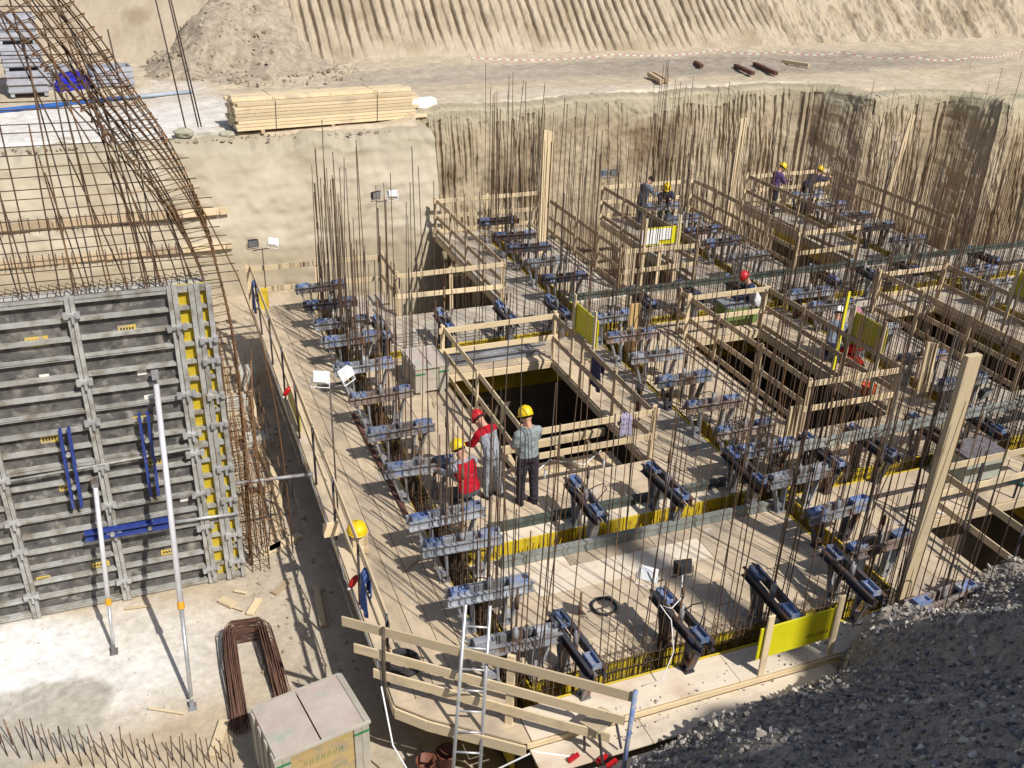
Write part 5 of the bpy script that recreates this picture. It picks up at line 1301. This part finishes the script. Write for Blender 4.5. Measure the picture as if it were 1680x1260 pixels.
# short grey pipe stub, deck boxes
tag(MB().lathe([(0.055, 0.0), (0.055, 0.82), (0.075, 0.82), (0.075, 0.92), (0.045, 0.92)], 14, Matrix.Translation((8.35, 14.15, 0))).build('pipe_stub', DSTEEL, None, True), 'dark upright pipe stub behind the lilac towel', 'pipe')
crate('weathered wooden crate on the left deck among the yokes', (4.95, 17.2, 0.004), R(2), 0.72, 0.95, 0.62, CRP)
GBOX = mat('green_box', (0.12, 0.17, 0.12), (0.22, 0.27, 0.20), scale=4, rough=0.8)
def toolbox(label, loc, sx, sy, sz, lid, body, rz=0.0):
    t = empty('tool_chest', loc, label, 'chest', rz=rz)
    def b(name, m, *a):
        me = MB().box(*a).mesh(name, [m]); o_ = bpy.data.objects.new(name, me); COL.objects.link(o_); o_.parent = t
    b('body', body, -sx / 2, sx / 2, -sy / 2, sy / 2, 0.05, sz)
    b('lid', lid, -sx / 2 - 0.015, sx / 2 + 0.015, -sy / 2 - 0.015, sy / 2 + 0.015, sz + 0.001, sz + 0.06)
    for e in (-1, 1):
        b('skid', WOODO, *sorted((e * sx * 0.42, e * sx * 0.32)), -sy / 2, sy / 2, 0.0, 0.049)
        b('latch', GALV, e * sx * 0.3 - 0.03, e * sx * 0.3 + 0.03, -sy / 2 - 0.024, -sy / 2 - 0.0155, sz - 0.08, sz + 0.03)
    return t
toolbox('green chest with pale lid under the far beam', (13.15, 18.05, 0.004), 0.9, 0.5, 0.5, LSTEEL, mat('olive_green', (0.10, 0.16, 0.04), (0.17, 0.24, 0.07), scale=4, rough=0.7))
toolbox('grey green chest with a dark blanket beside the right pit', (13.35, 10.65, 0.004), 0.85, 0.55, 0.55, mat('dark_blanket', (0.08, 0.07, 0.08), (0.2, 0.18, 0.19), scale=14, rough=0.95, bump=0.5), mat('pale_chest', (0.30, 0.33, 0.28), (0.40, 0.42, 0.36), scale=5, rough=0.8))
# teal drill and red plug by the right pit
t = empty('power_tool', (14.0, 10.15, 0), 'teal power tool on the deck behind the near right pit', 'tool')
TEAL = mat('teal_plastic', (0.02, 0.16, 0.20), rough=0.5)
MB().lathe([(0.05, 0), (0.07, 0.08), (0.065, 0.22), (0.03, 0.30)], 10, Matrix.Translation((13.85, 10.15, 0.09)) @ Matrix.Rotation(1.4, 4, 'Y')).build('motor', TEAL, t, True)
MB().bar((13.95, 10.15, 0.08), (14.02, 10.0, 0.03), 0.05, 0.06).build('grip', TEAL, t)
MB().tube([(14.1, 10.15, 0.06), (14.3, 10.2, 0.05)], 0.012, 6).build('bit', STEEL, t, True)
# stack of grey grating and mesh sheets on decks
mb = MB()
for k in range(9): mb.tube([(10.15 + 0.06 * k, 13.1, 0.03), (10.15 + 0.06 * k, 13.75, 0.03)], 0.010, 5)
for k in range(4): mb.tube([(10.12, 13.15 + 0.18 * k, 0.045), (10.68, 13.15 + 0.18 * k, 0.045)], 0.008, 5)
tag(mb.build('steel_grating', LSTEEL, None, True), 'small bright steel grating lying on the deck by the yokes', 'grating')
mb = MB()
for k in range(30):
    y = 17.75 + 0.028 * k
    mb.tube([(5.7 + random.uniform(-0.2, 0.2), y, 0.03 + 0.012 * (k % 4)), (8.0 + random.uniform(-0.3, 0.2), y + random.uniform(-0.02, 0.02), 0.03 + 0.012 * (k % 4))], 0.009, 5)
tag(mb.build('bar_bundle', [LSTEEL], None, True), 'bundle of loose steel bars lying behind the centre pit', 'rebar bundle')
RED2 = mat('rust_angle', (0.085, 0.035, 0.025), (0.15, 0.07, 0.05), scale=5, rough=0.8)
tag(MB().bar((3.30, 12.55, 0.03), (3.22, 16.3, 0.03), 0.07, 0.05).build('steel_angle', RED2), 'long dark brown steel angle lying beside the left trench', 'steel section')
# loose sticks on decks
for k in range(14):
    x, y = random.choice(((random.uniform(2.2, 3.3), random.uniform(9, 21)), (random.uniform(8.3, 9.2), random.uniform(12, 18)), (random.uniform(9.9, 11.2), random.uniform(12, 18)), (random.uniform(4, 5.3), random.uniform(13, 22))))
    a = random.random() * 3; l = random.uniform(0.2, 0.9)
    tag(board('loose_lath', (x - math.cos(a) * l / 2, y - math.sin(a) * l / 2, 0.018), (x + math.cos(a) * l / 2, y + math.sin(a) * l / 2, 0.018), 0.04, 0.02, WOODO), 'thin loose lath lying on the deck', 'lath', 'loose laths on the deck')

# ---------------------------------------------------------------- upper terrace
ts = empty('timber_stack', (5.3, 29.3, TZ), 'long stack of pale planks on the terrace edge', 'timber stack', rz=R(7.2))
for r_ in range(9):
    for k in range(5):
        z = 0.15 + 0.062 * r_ * 1.55; y = -0.6 + 0.26 * k
        if r_ == 8 and k in (0, 4): continue
        a = -2.7 + random.uniform(-0.05, 0.05); b_ = 2.75 + random.uniform(-0.1, 0.1) + (0.45 if random.random() < 0.15 else 0)
        o = link('plank', box_mesh(b_ - a, 0.25, 0.085, WOOD, 0.004)); o.location = ((a + b_) / 2, y, z); o.parent = ts; o.matrix_parent_inverse = Matrix.Identity(4)
for x in (-2.0, 0.1, 2.1):
    o = link('bearer', box_mesh(1.4, 0.1, 0.1, WOODO)); o.location = (x, -0.08, 0.052); o.rotation_euler = (0, 0, math.pi / 2); o.parent = ts; o.matrix_parent_inverse = Matrix.Identity(4)
for x in (-1.6, 1.5):
    me = MB().tube([(x, -0.75, 0.1), (x + 0.03, -0.75, 0.95), (x + 0.03, 0.6, 0.97)], 0.008, 5).mesh('strap', [BLACK]); o = bpy.data.objects.new('strap', me); COL.objects.link(o); o.parent = ts
tag(MB().box(-0.5, 0.5, -0.2, 0.2, 0, 0.30, Matrix.Translation((8.55, 29.9, TZ + 0.2)) @ Matrix.Rotation(0.12, 4, 'Z')).build('white_slab', WHITE), 'bright white block at the right end of the plank stack', 'block')
ZINC = mat('zinc_box', (0.36, 0.37, 0.42), (0.50, 0.51, 0.56), scale=4, rough=0.5, metal=0.3, rand=0.12)
def steel_box(label, loc, rz, sx, sy, h):
    t = empty('steel_bin', loc, label, 'bin', 'steel bins on the terrace', rz=rz)
    def b(n, *a, m=ZINC):
        me = MB().box(*a).mesh(n, [m]); o_ = bpy.data.objects.new(n, me); COL.objects.link(o_); o_.parent = t
    for e in (-1, 1):
        b('wall', -sx / 2, sx / 2, *sorted((e * sy / 2, e * (sy / 2 - 0.03))), 0.1, h)
        b('wall', *sorted((e * sx / 2, e * (sx / 2 - 0.03))), -sy / 2 + 0.032, sy / 2 - 0.032, 0.1, h)
        for k in range(3): b('rib', -sx / 2 - 0.01, sx / 2 + 0.01, *sorted((e * (sy / 2 + 0.001), e * (sy / 2 + 0.035))), 0.14 + k * h * 0.3, 0.14 + k * h * 0.3 + h * 0.12)
        for k in range(3): b('rib', *sorted((e * (sx / 2 + 0.001), e * (sx / 2 + 0.035))), -sy / 2 + 0.05, sy / 2 - 0.05, 0.14 + k * h * 0.3, 0.14 + k * h * 0.3 + h * 0.12)
        b('foot', *sorted((e * (sx / 2 - 0.02), e * (sx / 2 - 0.14))), -sy / 2, sy / 2, 0.0, 0.098)
    b('floor', -sx / 2 + 0.032, sx / 2 - 0.032, -sy / 2 + 0.032, sy / 2 - 0.032, 0.1, 0.13)
    return t
steel_box('lowest grey steel bin of the stack at the upper left', (-3.1, 35.6, TZ + 0.05), R(6), 1.15, 0.95, 0.80)
steel_box('middle grey steel bin of the stack at the upper left', (-3.12, 35.6, TZ + 0.86), R(6), 1.15, 0.95, 0.80)
steel_box('topmost grey steel bin of the stack at the upper left', (-3.15, 35.6, TZ + 1.67), R(6), 1.15, 0.95, 0.85)
steel_box('grey steel bin standing alone right of the blue tarpaulin', (-0.55, 36.3, TZ + 0.05), R(10), 1.3, 0.9, 0.72)
steel_box('low grey steel bin half hidden behind the stack', (-2.15, 36.6, TZ + 0.05), R(8), 0.9, 0.8, 0.7)
def tarp(u, v):
    a = u * 2 * math.pi; b_ = v * math.pi / 2
    r_ = 1 + 0.16 * nz(u * 9, v * 5, 3) + 0.1 * nz(u * 25, v * 12, 1)
    return (-1.75 + 0.62 * r_ * math.cos(a) * math.cos(b_) ** 0.6, 36.2 + 0.4 * r_ * math.sin(a) * math.cos(b_) ** 0.6, TZ + 0.6 * r_ * math.sin(b_))
V = [tarp(i / 32, j / 12) for j in range(13) for i in range(32)]
F = [(j * 32 + i, j * 32 + (i + 1) % 32, (j + 1) * 32 + (i + 1) % 32, (j + 1) * 32 + i) for j in range(12) for i in range(32)]
me = bpy.data.meshes.new('tarp'); me.from_pydata(V, [], F); me.materials.append(cloth('tarp_blue', (0.03, 0.03, 0.42))); me.polygons.foreach_set('use_smooth', [True] * len(F)); me.update()
tag(link('blue_tarpaulin', me), 'crumpled bright blue tarpaulin between the grey bins', 'tarpaulin')
tag(MB().tube([(-6, 32.0, TZ + 0.1), (-3.75, 32.7, TZ + 0.1), (-0.2, 34.0, TZ + 0.1)], 0.075, 10).build('site_pipe', mat('blue_pipe', (0.02, 0.09, 0.32), (0.04, 0.13, 0.38), scale=5, rough=0.5), None, True), 'long blue pipe lying on the white gravel', 'pipe')
tag(MB().tube([(-0.15, 34.0, TZ + 0.1), (1.95, 34.75, TZ + 0.1)], 0.065, 10).build('site_pipe', mat('pale_blue_pipe', (0.30, 0.36, 0.45), (0.4, 0.45, 0.52), scale=5, rough=0.5), None, True), 'pale end of the pipe on the white gravel', 'pipe')
def boulder(label, c_, r_, m):
    bm = bmesh.new(); bmesh.ops.create_icosphere(bm, subdivisions=3, radius=1.0)
    for v in bm.verts:
        k = 1 + 0.25 * noise.noise(v.co * 1.7 + Vector(c_)) + 0.1 * noise.noise(v.co * 5)
        v.co = Vector((v.co.x * r_ * 1.4, v.co.y * r_, v.co.z * r_ * 0.7)) * k + Vector(c_)
    me = bpy.data.meshes.new('boulder'); bm.to_mesh(me); bm.free(); me.materials.append(m)
    tag(link('boulder', me), label, 'stone', 'stones on the terrace')
boulder('greenish stone on the terrace edge left of the planks', (1.25, 28.4, TZ + 0.12), 0.2, mat('stone', (0.33, 0.31, 0.24), (0.42, 0.40, 0.31), scale=5, rough=0.95, bump=0.4))
boulder('flat stone under the left end of the planks', (2.4, 28.35, TZ + 0.02), 0.16, bpy.data.materials['stone'])
# dark bars and planks left on the site road
for k, (x, y, a, l, m) in enumerate(((22.2, 35.6, -106, 1.0, RED2), (23.4, 34.05, -103, 2.0, RED2), (24.45, 34.1, -104, 2.5, RED2), (18.75, 33.0, -102, 1.7, WOODO), (19.05, 33.15, -101, 1.7, WOODO), (26.7, 35.1, -70, 1.3, WOOD))):
    d_ = Vector((math.cos(R(a)), math.sin(R(a)), 0)) * l / 2; c_ = Vector((x, y, 3.22))
    tag(board('road_beam', c_ - d_, c_ + d_, 0.16, 0.14, m), ['short dark rusty beam on the site road, leftmost', 'dark rusty beam on the site road, middle', 'dark rusty beam on the site road, rightmost', 'left grey lath of the crossed pair on the road', 'right grey lath of the crossed pair on the road', 'pale plank lying beyond the rusty beams'][k], 'beam')
# barrier tape
TAPE = bpy.data.materials.new('barrier_tape'); TAPE.use_nodes = True
N = TAPE.node_tree.nodes; Lk = TAPE.node_tree.links
tc = N.new('ShaderNodeTexCoord'); wv = N.new('ShaderNodeTexWave'); wv.inputs['Scale'].default_value = 0.9; wv.bands_direction = 'X'
rp = N.new('ShaderNodeValToRGB'); rp.color_ramp.interpolation = 'CONSTANT'; rp.color_ramp.elements[0].color = (0.8, 0.8, 0.8, 1); rp.color_ramp.elements[1].color = (0.55, 0.18, 0.15, 1); rp.color_ramp.elements[1].position = 0.5
Lk.new(tc.outputs['Object'], wv.inputs['Vector']); Lk.new(wv.outputs['Fac'], rp.inputs[0]); Lk.new(rp.outputs[0], N['Principled BSDF'].inputs['Base Color'])
pts = [(12.5, 36.3), (18.6, 36.2), (23.8, 36.7), (26.5, 35.9), (29.1, 35.2), (31.5, 33.4), (34.2, 32.9), (38.7, 34.4)]
mb = MB()
for a, b_ in zip(pts, pts[1:]):
    for k in range(8):
        f0, f1 = k / 8, (k + 1) / 8
        def q(f): return Vector((a[0] + (b_[0] - a[0]) * f, a[1] + (b_[1] - a[1]) * f, 3.62 - 0.16 * 4 * f * (1 - f)))
        mb.bar(q(f0), q(f1), 0.004, 0.03)
tape = empty('barrier_line', (25, 38, 3.2), 'red and white barrier tape on stakes along the ridged bank', 'barrier tape')
mb.build('tape', TAPE, tape)
for p_ in pts: MB().tube([(p_[0], p_[1] + 0.02, 2.9), (p_[0], p_[1] + 0.02, 3.68)], 0.012, 6).build('stake', WOODO, tape)
# timber strips with short bars fixed along the beige wall behind the form
for k, (t_, lab) in enumerate(((1.12, 'upper row of timber strip and short bars on the beige wall'), (0.16, 'lower row of timber strip and short bars on the beige wall'))):
    t = empty('wall_strip', (-2, 26.8, t_), lab, 'timber strip', 'timber strips on the beige wall')
    z = t_; y = min(beige(-5.5 + 0.3 * q_, 0.93 * (t_ - DZ) / (TZ - DZ))[1] for q_ in range(26)) - 0.03
    x = -5.5
    while x < 2.0:
        l = random.uniform(0.9, 1.4)
        board('strip', (x, y, z), (min(2.1, x + l), y, z + 0.012), 0.04, 0.2, WOOD if x > 0.6 else WOODO, t)
        x += l + 0.02
    mb = MB(); x = -5.5
    while x < 0.6:
        mb.tube([(x, y - 0.03, z - 0.14), (x, y - 0.05, z + 0.22)], 0.012, 5); x += random.uniform(0.14, 0.24)
    mb.build('short_bars', REBARD, t)
# slim mesh ladder standing before the soil face
mb = MB(); 
for e in (0, 0.32): mb.tube([(24.8 + e, 26.4, -1.2), (24.9 + e, 26.6, 2.2)], 0.012, 5)
for k in range(16): mb.tube([(24.8 + k * 0.006, 26.4 + 0.012 * k, -0.9 + 0.2 * k), (25.12 + k * 0.006, 26.4 + 0.012 * k, -0.9 + 0.2 * k)], 0.010, 5)
tag(mb.build('mesh_ladder', STEEL, None, True), 'slim steel mesh ladder standing before the grooved soil face', 'ladder')

# inner stage hung inside the centre pit
st_ = empty('inner_stage', (6.7, 14.3, -0.8), 'lower timber stage with beam hung inside the centre pit', 'stage')
for k in range(3): board('plank', (5.5, 13.75 + 0.26 * k, -0.62), (7.95, 13.72 + 0.26 * k, -0.60), 0.24, 0.04, WOODO if k != 1 else WOOD, st_)
board('beam', (5.45, 14.75, -0.40), (7.98, 14.75, -0.36), 0.08, 0.16, WOOD, st_)
for x in (5.9, 6.9, 7.6): board('strut', (x, 14.70, -0.50), (x, 13.3, -0.72), 0.07, 0.07, WOODO, st_)
for x in (6.1, 7.3): MB().tube([(x, 13.4, -3.2), (x, 13.4, -0.1)], 0.025, 8).build('prop', STEEL, st_, True)
tag(MB().tube([(5.6, 14.1, -0.55), (6.0, 13.9, -0.56), (6.6, 14.3, -0.5), (7.2, 14.0, -0.55), (7.7, 14.3, -0.5)], 0.014, 6).build('cable', WHITE, None, True), 'pale hose lying on the lower stage in the centre pit', 'cable')
# unseen mast added behind the viewer to cast a shadow on the front cell
mt = empty('shadow_mast', (15.6, -12, 7.0), 'tall grey mast added unseen behind the viewer for its shadow', 'mast')
MB().lathe([(0.30, 0), (0.27, 12.0), (0.24, 20.6)], 16, Matrix.Translation((15.6, -12, 7.0))).build('pole', STEEL, mt, True)
MB().box(15.2, 16.0, -12.2, -11.8, 27.6, 28.0).build('mast_head', STEEL, mt)

# ---------------------------------------------------------------- people
def loft(mb, rings, n=14):
    """closed tube through elliptical rings: (centre, axis_x * rx, axis_y * ry)"""
    vs = []; fs = []
    for c_, ax, ay in rings:
        for k in range(n):
            a = 2 * math.pi * k / n; vs.append(c_ + ax * math.cos(a) + ay * math.sin(a))
    for i in range(len(rings) - 1):
        for k in range(n): fs.append((i * n + k, i * n + (k + 1) % n, (i + 1) * n + (k + 1) % n, (i + 1) * n + k))
    fs.append(tuple(reversed(range(n)))); fs.append(tuple((len(rings) - 1) * n + k for k in range(n)))
    mb.add(vs, fs)
def limb(mb, pts, rr, n=10):
    """tapered limb with rounded ends"""
    P_ = [Vector(q) for q in pts]
    d0 = (P_[0] - P_[1]).normalized(); d1 = (P_[-1] - P_[-2]).normalized()
    P_ = [P_[0] + d0 * rr[0] * 0.6] + P_ + [P_[-1] + d1 * rr[-1] * 0.6]
    mb.tube(P_, [rr[0] * 0.55] + list(rr) + [rr[-1] * 0.55], n)
def flesh(name, mb, m, parent, vox=0.013, smooth=4):
    me = mb.mesh(name, [m], True)
    o = bpy.data.objects.new(name, me); COL.objects.link(o); o.parent = parent
    r_ = o.modifiers.new('join', 'REMESH'); r_.mode = 'VOXEL'; r_.voxel_size = vox; r_.use_smooth_shade = True
    s_ = o.modifiers.new('soft', 'SMOOTH'); s_.factor = 0.5; s_.iterations = smooth
    return o
def person(label, loc, face, lean=5, head=20, legs=((2, 3), (-2, 4)), arms=((20, 50, 6), (20, 50, 6)), shirt=None, trousers=None, helmet=None, long_sleeve=True, bib=None, vest=None, hgt=1.0, held=None):
    t = empty('person', loc, label, 'person', 'workers on the deck', rz=R(face))
    t.scale = (hgt, hgt, hgt)
    def dv(a): return Vector((0, math.sin(R(a)), -math.cos(R(a))))
    hz_ = max(0.42 * math.cos(R(a)) + 0.42 * math.cos(R(a - b_)) for a, b_ in legs) + 0.09
    P = Vector((0, 0, hz_)); u = Vector((0, math.sin(R(lean)), math.cos(R(lean))))
    hu = Vector((0, math.sin(R(lean + head)), math.cos(R(lean + head)))); hf = Vector((0, math.cos(R(lean + head)), -math.sin(R(lean + head))))
    W = P + u * 0.14; C = P + u * 0.34; NB = P + u * 0.49; NK = NB + u * 0.015 + hu * 0.015
    HL = NK + hu * 0.08 + hf * 0.02; HM = NK + hu * 0.16 + hf * 0.01; HT = NK + hu * 0.215
    X = Vector((1, 0, 0)); F_ = Vector((0, math.cos(R(lean)), -math.sin(R(lean))))
    def torso(mb, g, z0=-0.10, z1=0.51, loose=0.0):
        prof = [(-0.10, 0.155, 0.105), (-0.02, 0.172, 0.118), (0.08, 0.160 + loose, 0.108 + loose), (0.17, 0.150 + loose, 0.102 + loose), (0.28, 0.168 + loose, 0.115 + loose), (0.37, 0.192, 0.120), (0.43, 0.190, 0.108), (0.475, 0.145, 0.090), (0.51, 0.078, 0.074)]
        loft(mb, [(P + u * h + F_ * (0.012 if h > 0.25 else 0), X * (a + g), F_ * (b_ + g)) for h, a, b_ in prof if z0 - 1e-6 <= h <= z1 + 1e-6])
    body = MB(); torso(body, 0.0); tr_ = MB(); sh_ = MB()
    torso(tr_, 0.014, -0.10, 0.08); torso(sh_, 0.014, -0.02, 0.51, 0.008)
    limb(body, [NB - u * 0.03, NK, HL - hf * 0.02], [0.072, 0.062, 0.060])
    loft(body, [(NK + hu * h + hf * o_, X * a, hf * b_) for h, o_, a, b_ in ((0.02, 0.03, 0.035, 0.045), (0.05, 0.025, 0.058, 0.078), (0.10, 0.012, 0.070, 0.092), (0.15, 0.004, 0.076, 0.098), (0.20, -0.002, 0.070, 0.090), (0.235, -0.004, 0.045, 0.06))])
    limb(body, [HL + hf * 0.085 + hu * 0.045, HL + hf * 0.10 + hu * 0.02], [0.011, 0.016], 6)
    for s_ in (-1, 1): limb(body, [HM + X * 0.07 * s_ - hu * 0.02, HM + X * 0.088 * s_ - hu * 0.05], [0.018, 0.014], 6)
    feet = []
    for s_, (a, b_) in zip((-1, 1), legs):
        hip = P + Vector((s_ * 0.088, 0, -0.05)); k_ = hip + Vector((s_ * 0.025, 0, 0)) + dv(a) * 0.41; an = k_ + dv(a - b_) * 0.40
        limb(body, [hip, hip + (k_ - hip) * 0.5, k_, k_ + (an - k_) * 0.35, an, an + Vector((0, 0.10, -0.04))], [0.088, 0.078, 0.056, 0.056, 0.040, 0.038])
        limb(tr_, [hip, hip + (k_ - hip) * 0.5, k_, k_ + (an - k_) * 0.4, an + (k_ - an) * 0.06], [0.106, 0.098, 0.080, 0.078, 0.076])
        feet.append(an)
    hands = []
    for s_, (f, e, out) in zip((-1, 1), arms):
        sh = NB - u * 0.075 + Vector((s_ * 0.178, 0, 0))
        ud = (Vector((s_ * math.sin(R(out)), 0, 0)) + Vector((0, math.sin(R(f)), -math.cos(R(f)))) * math.cos(R(out))).normalized()
        el = sh + ud * 0.285
        fd = (Vector((-s_ * 0.25, 0, 0)) + Vector((0, math.sin(R(f + e)), -math.cos(R(f + e))))).normalized()
        wr = el + fd * 0.25; pm = wr + fd * 0.06
        limb(body, [sh, sh + ud * 0.14, el, el + fd * 0.08, wr, pm], [0.060, 0.052, 0.043, 0.043, 0.029, 0.036])
        sdv = fd.cross(Vector((0, 0, 1))); sdv = sdv.normalized() if sdv.length > 0.1 else Vector((1, 0, 0))
        cur = sdv.cross(fd).normalized() * -1
        for k in range(4):
            b0 = pm + sdv * (0.023 * (k - 1.5)); l = (0.075, 0.088, 0.082, 0.066)[k]
            limb(body, [b0, b0 + fd * l * 0.6, b0 + fd * l * 0.9 + cur * 0.025], [0.011, 0.0105, 0.0095], 6)
        limb(body, [wr + fd * 0.01 + sdv * 0.02, wr + fd * 0.05 + sdv * 0.055, wr + fd * 0.085 + sdv * 0.06 + cur * 0.015], [0.013, 0.012, 0.011], 6)
        hands.append(pm + fd * 0.05)
        if long_sleeve: limb(sh_, [sh, sh + (el - sh) * 0.5, el, el + fd * 0.12, wr - fd * 0.02], [0.080, 0.071, 0.062, 0.055, 0.046])
        else: limb(sh_, [sh, sh + (el - sh) * 0.45, sh + (el - sh) * 0.78], [0.080, 0.077, 0.074])
    flesh('body', body, SKIN, t, 0.008, 2)
    flesh('trousers', tr_, trousers, t); flesh('shirt', sh_, shirt, t)
    if bib is not None:
        mb = MB(); torso(mb, 0.026, -0.10, 0.37)
        for s_ in (-1, 1): limb(mb, [C + X * 0.09 * s_ - F_ * 0.11, NB - u * 0.02 + X * 0.085 * s_, C + X * 0.09 * s_ + F_ * 0.12], [0.03, 0.03, 0.03], 6)
        flesh('bib', mb, bib, t)
    if vest is not None:
        mb = MB(); torso(mb, 0.024, -0.02, 0.475, 0.006)
        flesh('vest', mb, vest, t)
    for s_, an in zip((-1, 1), feet):
        bm = bmesh.new(); bmesh.ops.create_cube(bm, size=1)
        for v in bm.verts: v.co = Vector((v.co.x * (0.09 if v.co.z < 0 else 0.075), v.co.y * 0.27 + 0.06 if v.co.z < 0 or v.co.y < 0 else 0.10, v.co.z * 0.10))
        bmesh.ops.bevel(bm, geom=list(bm.edges), offset=0.02, segments=2, affect='EDGES')
        me = bpy.data.meshes.new('boot'); bm.to_mesh(me); bm.free(); me.materials.append(BLACK)
        o = bpy.data.objects.new('boot', me); COL.objects.link(o); o.parent = t; o.location = an + Vector((0, 0, -0.04))
    fr = Matrix(((1, 0, 0, 0), (0, hf.y, hu.y, 0), (0, hf.z, hu.z, 0), (0, 0, 0, 1)))
    mb = MB()
    mb.lathe([(0.094, -0.02), (0.103, 0.03), (0.09, 0.085), (0.05, 0.115), (0, 0.12)], 14, Matrix.Translation(HM - hf * 0.012 - hu * 0.01) @ fr)
    me = mb.mesh('hair', [HAIR], True); o = bpy.data.objects.new('hair', me); COL.objects.link(o); o.parent = t
    if helmet is not None:
        mb = MB(); helmet_mesh(mb, Matrix.Translation(HM + hu * 0.01 - hf * 0.005) @ fr, 0.116)
        me = mb.mesh('helmet', [helmet], True); o = bpy.data.objects.new('helmet', me); COL.objects.link(o); o.parent = t
    return t, hands
GREYT = cloth('grey_tshirt', (0.27, 0.31, 0.31)); DARKT = cloth('dark_trousers', (0.045, 0.038, 0.05)); REDS = cloth('red_shirt', (0.42, 0.012, 0.025)); GREYO = cloth('grey_overalls', (0.31, 0.33, 0.37))
BLUG = cloth('blue_grey_shirt', (0.24, 0.28, 0.36)); NVY = cloth('navy_jacket', (0.035, 0.04, 0.075)); PURP = cloth('purple_shirt', (0.12, 0.07, 0.19)); DKV = cloth('dark_vest', (0.08, 0.09, 0.11)); REDT = cloth('red_trousers', (0.45, 0.02, 0.02)); GRNT = cloth('green_trousers', (0.04, 0.16, 0.13)); WHT = cloth('white_shirt', (0.6, 0.6, 0.62))
person('man in grey T-shirt, dark trousers and yellow helmet standing by the pit', (5.33, 12.42, 0), 8, lean=3, head=26, legs=((1, 2), (-3, 3)), arms=((10, 70, 8), (25, 85, 10)), shirt=GREYT, trousers=DARKT, helmet=HELY, long_sleeve=False, hgt=1.03)
person('man in red shirt, grey bib overalls and red helmet leaning forward', (4.84, 12.78, 0), 25, lean=26, head=32, legs=((4, 8), (-4, 6)), arms=((25, 40, 8), (30, 50, 8)), shirt=REDS, trousers=GREYO, bib=GREYO, helmet=HELR, hgt=0.95)
person('man in red vest and yellow helmet kneeling over the left wall', (4.28, 12.35, 0), 20, lean=18, head=22, legs=((70, 118), (62, 128)), arms=((45, 30, 8), (45, 35, 8)), shirt=GREYO, vest=REDS, trousers=DKV, helmet=HELY, hgt=1.04)
person('bareheaded man in blue grey shirt bowing over a far yoke', (14.40, 25.45, 0), -80, lean=16, head=38, legs=((3, 5), (-5, 6)), arms=((35, 60, 6), (38, 60, 6)), shirt=BLUG, vest=DKV, trousers=DKV)
person('crouching man in dark jacket and yellow helmet at the far yoke', (15.35, 25.75, 0), 160, lean=30, head=8, legs=((55, 95), (45, 90)), arms=((60, 40, 8), (60, 40, 8)), shirt=NVY, trousers=GRNT, helmet=HELY)
t_, hn = person('man in purple shirt and yellow helmet reading a paper', (19.42, 25.6, 0), -85, lean=8, head=32, legs=((2, 3), (-4, 4)), arms=((25, 75, 5), (28, 75, 5)), shirt=PURP, trousers=DARKT, helmet=HELY)
pp = t_.matrix_basis @ ((hn[0] + hn[1]) / 2)
tag(MB().box(-0.15, 0.15, -0.10, 0.10, 0.0, 0.006, Matrix.Translation(pp + Vector((0.12, 0.0, 0.03))) @ Matrix.Rotation(0.5, 4, 'Y')).build('paper_sheet', WHITE), 'white sheet of paper held by the man in purple', 'paper')
person('man in dark jacket and yellow helmet bent double over a yoke', (20.62, 25.5, 0), -80, lean=55, head=-25, legs=((20, 25), (8, 15)), arms=((75, 20, 10), (75, 25, 10)), shirt=NVY, trousers=DARKT, helmet=HELY)
person('man in grey blue shirt and pale cap working in the second pit', (13.95, 15.4, 0), -40, lean=22, head=20, legs=((70, 120), (60, 125)), arms=((40, 50, 8), (45, 50, 8)), shirt=BLUG, trousers=NVY, helmet=WHITE)
person('worker in dark jacket, red trousers and pink scarf by the orange bucket', (14.42, 15.05, 0), 20, lean=18, head=12, legs=((62, 112), (50, 112)), arms=((30, 50, 8), (40, 50, 8)), shirt=NVY, trousers=REDT, helmet=mat('pink_scarf', (0.55, 0.10, 0.16), (0.5, 0.3, 0.35), scale=14, rough=0.9))
person('man in navy and white jacket and red helmet beside the green chest', (13.6, 17.95, 0), 60, lean=28, head=10, legs=((62, 112), (55, 115)), arms=((40, 40, 8), (40, 45, 8)), shirt=NVY, vest=None, trousers=NVY, bib=WHT, helmet=HELR)
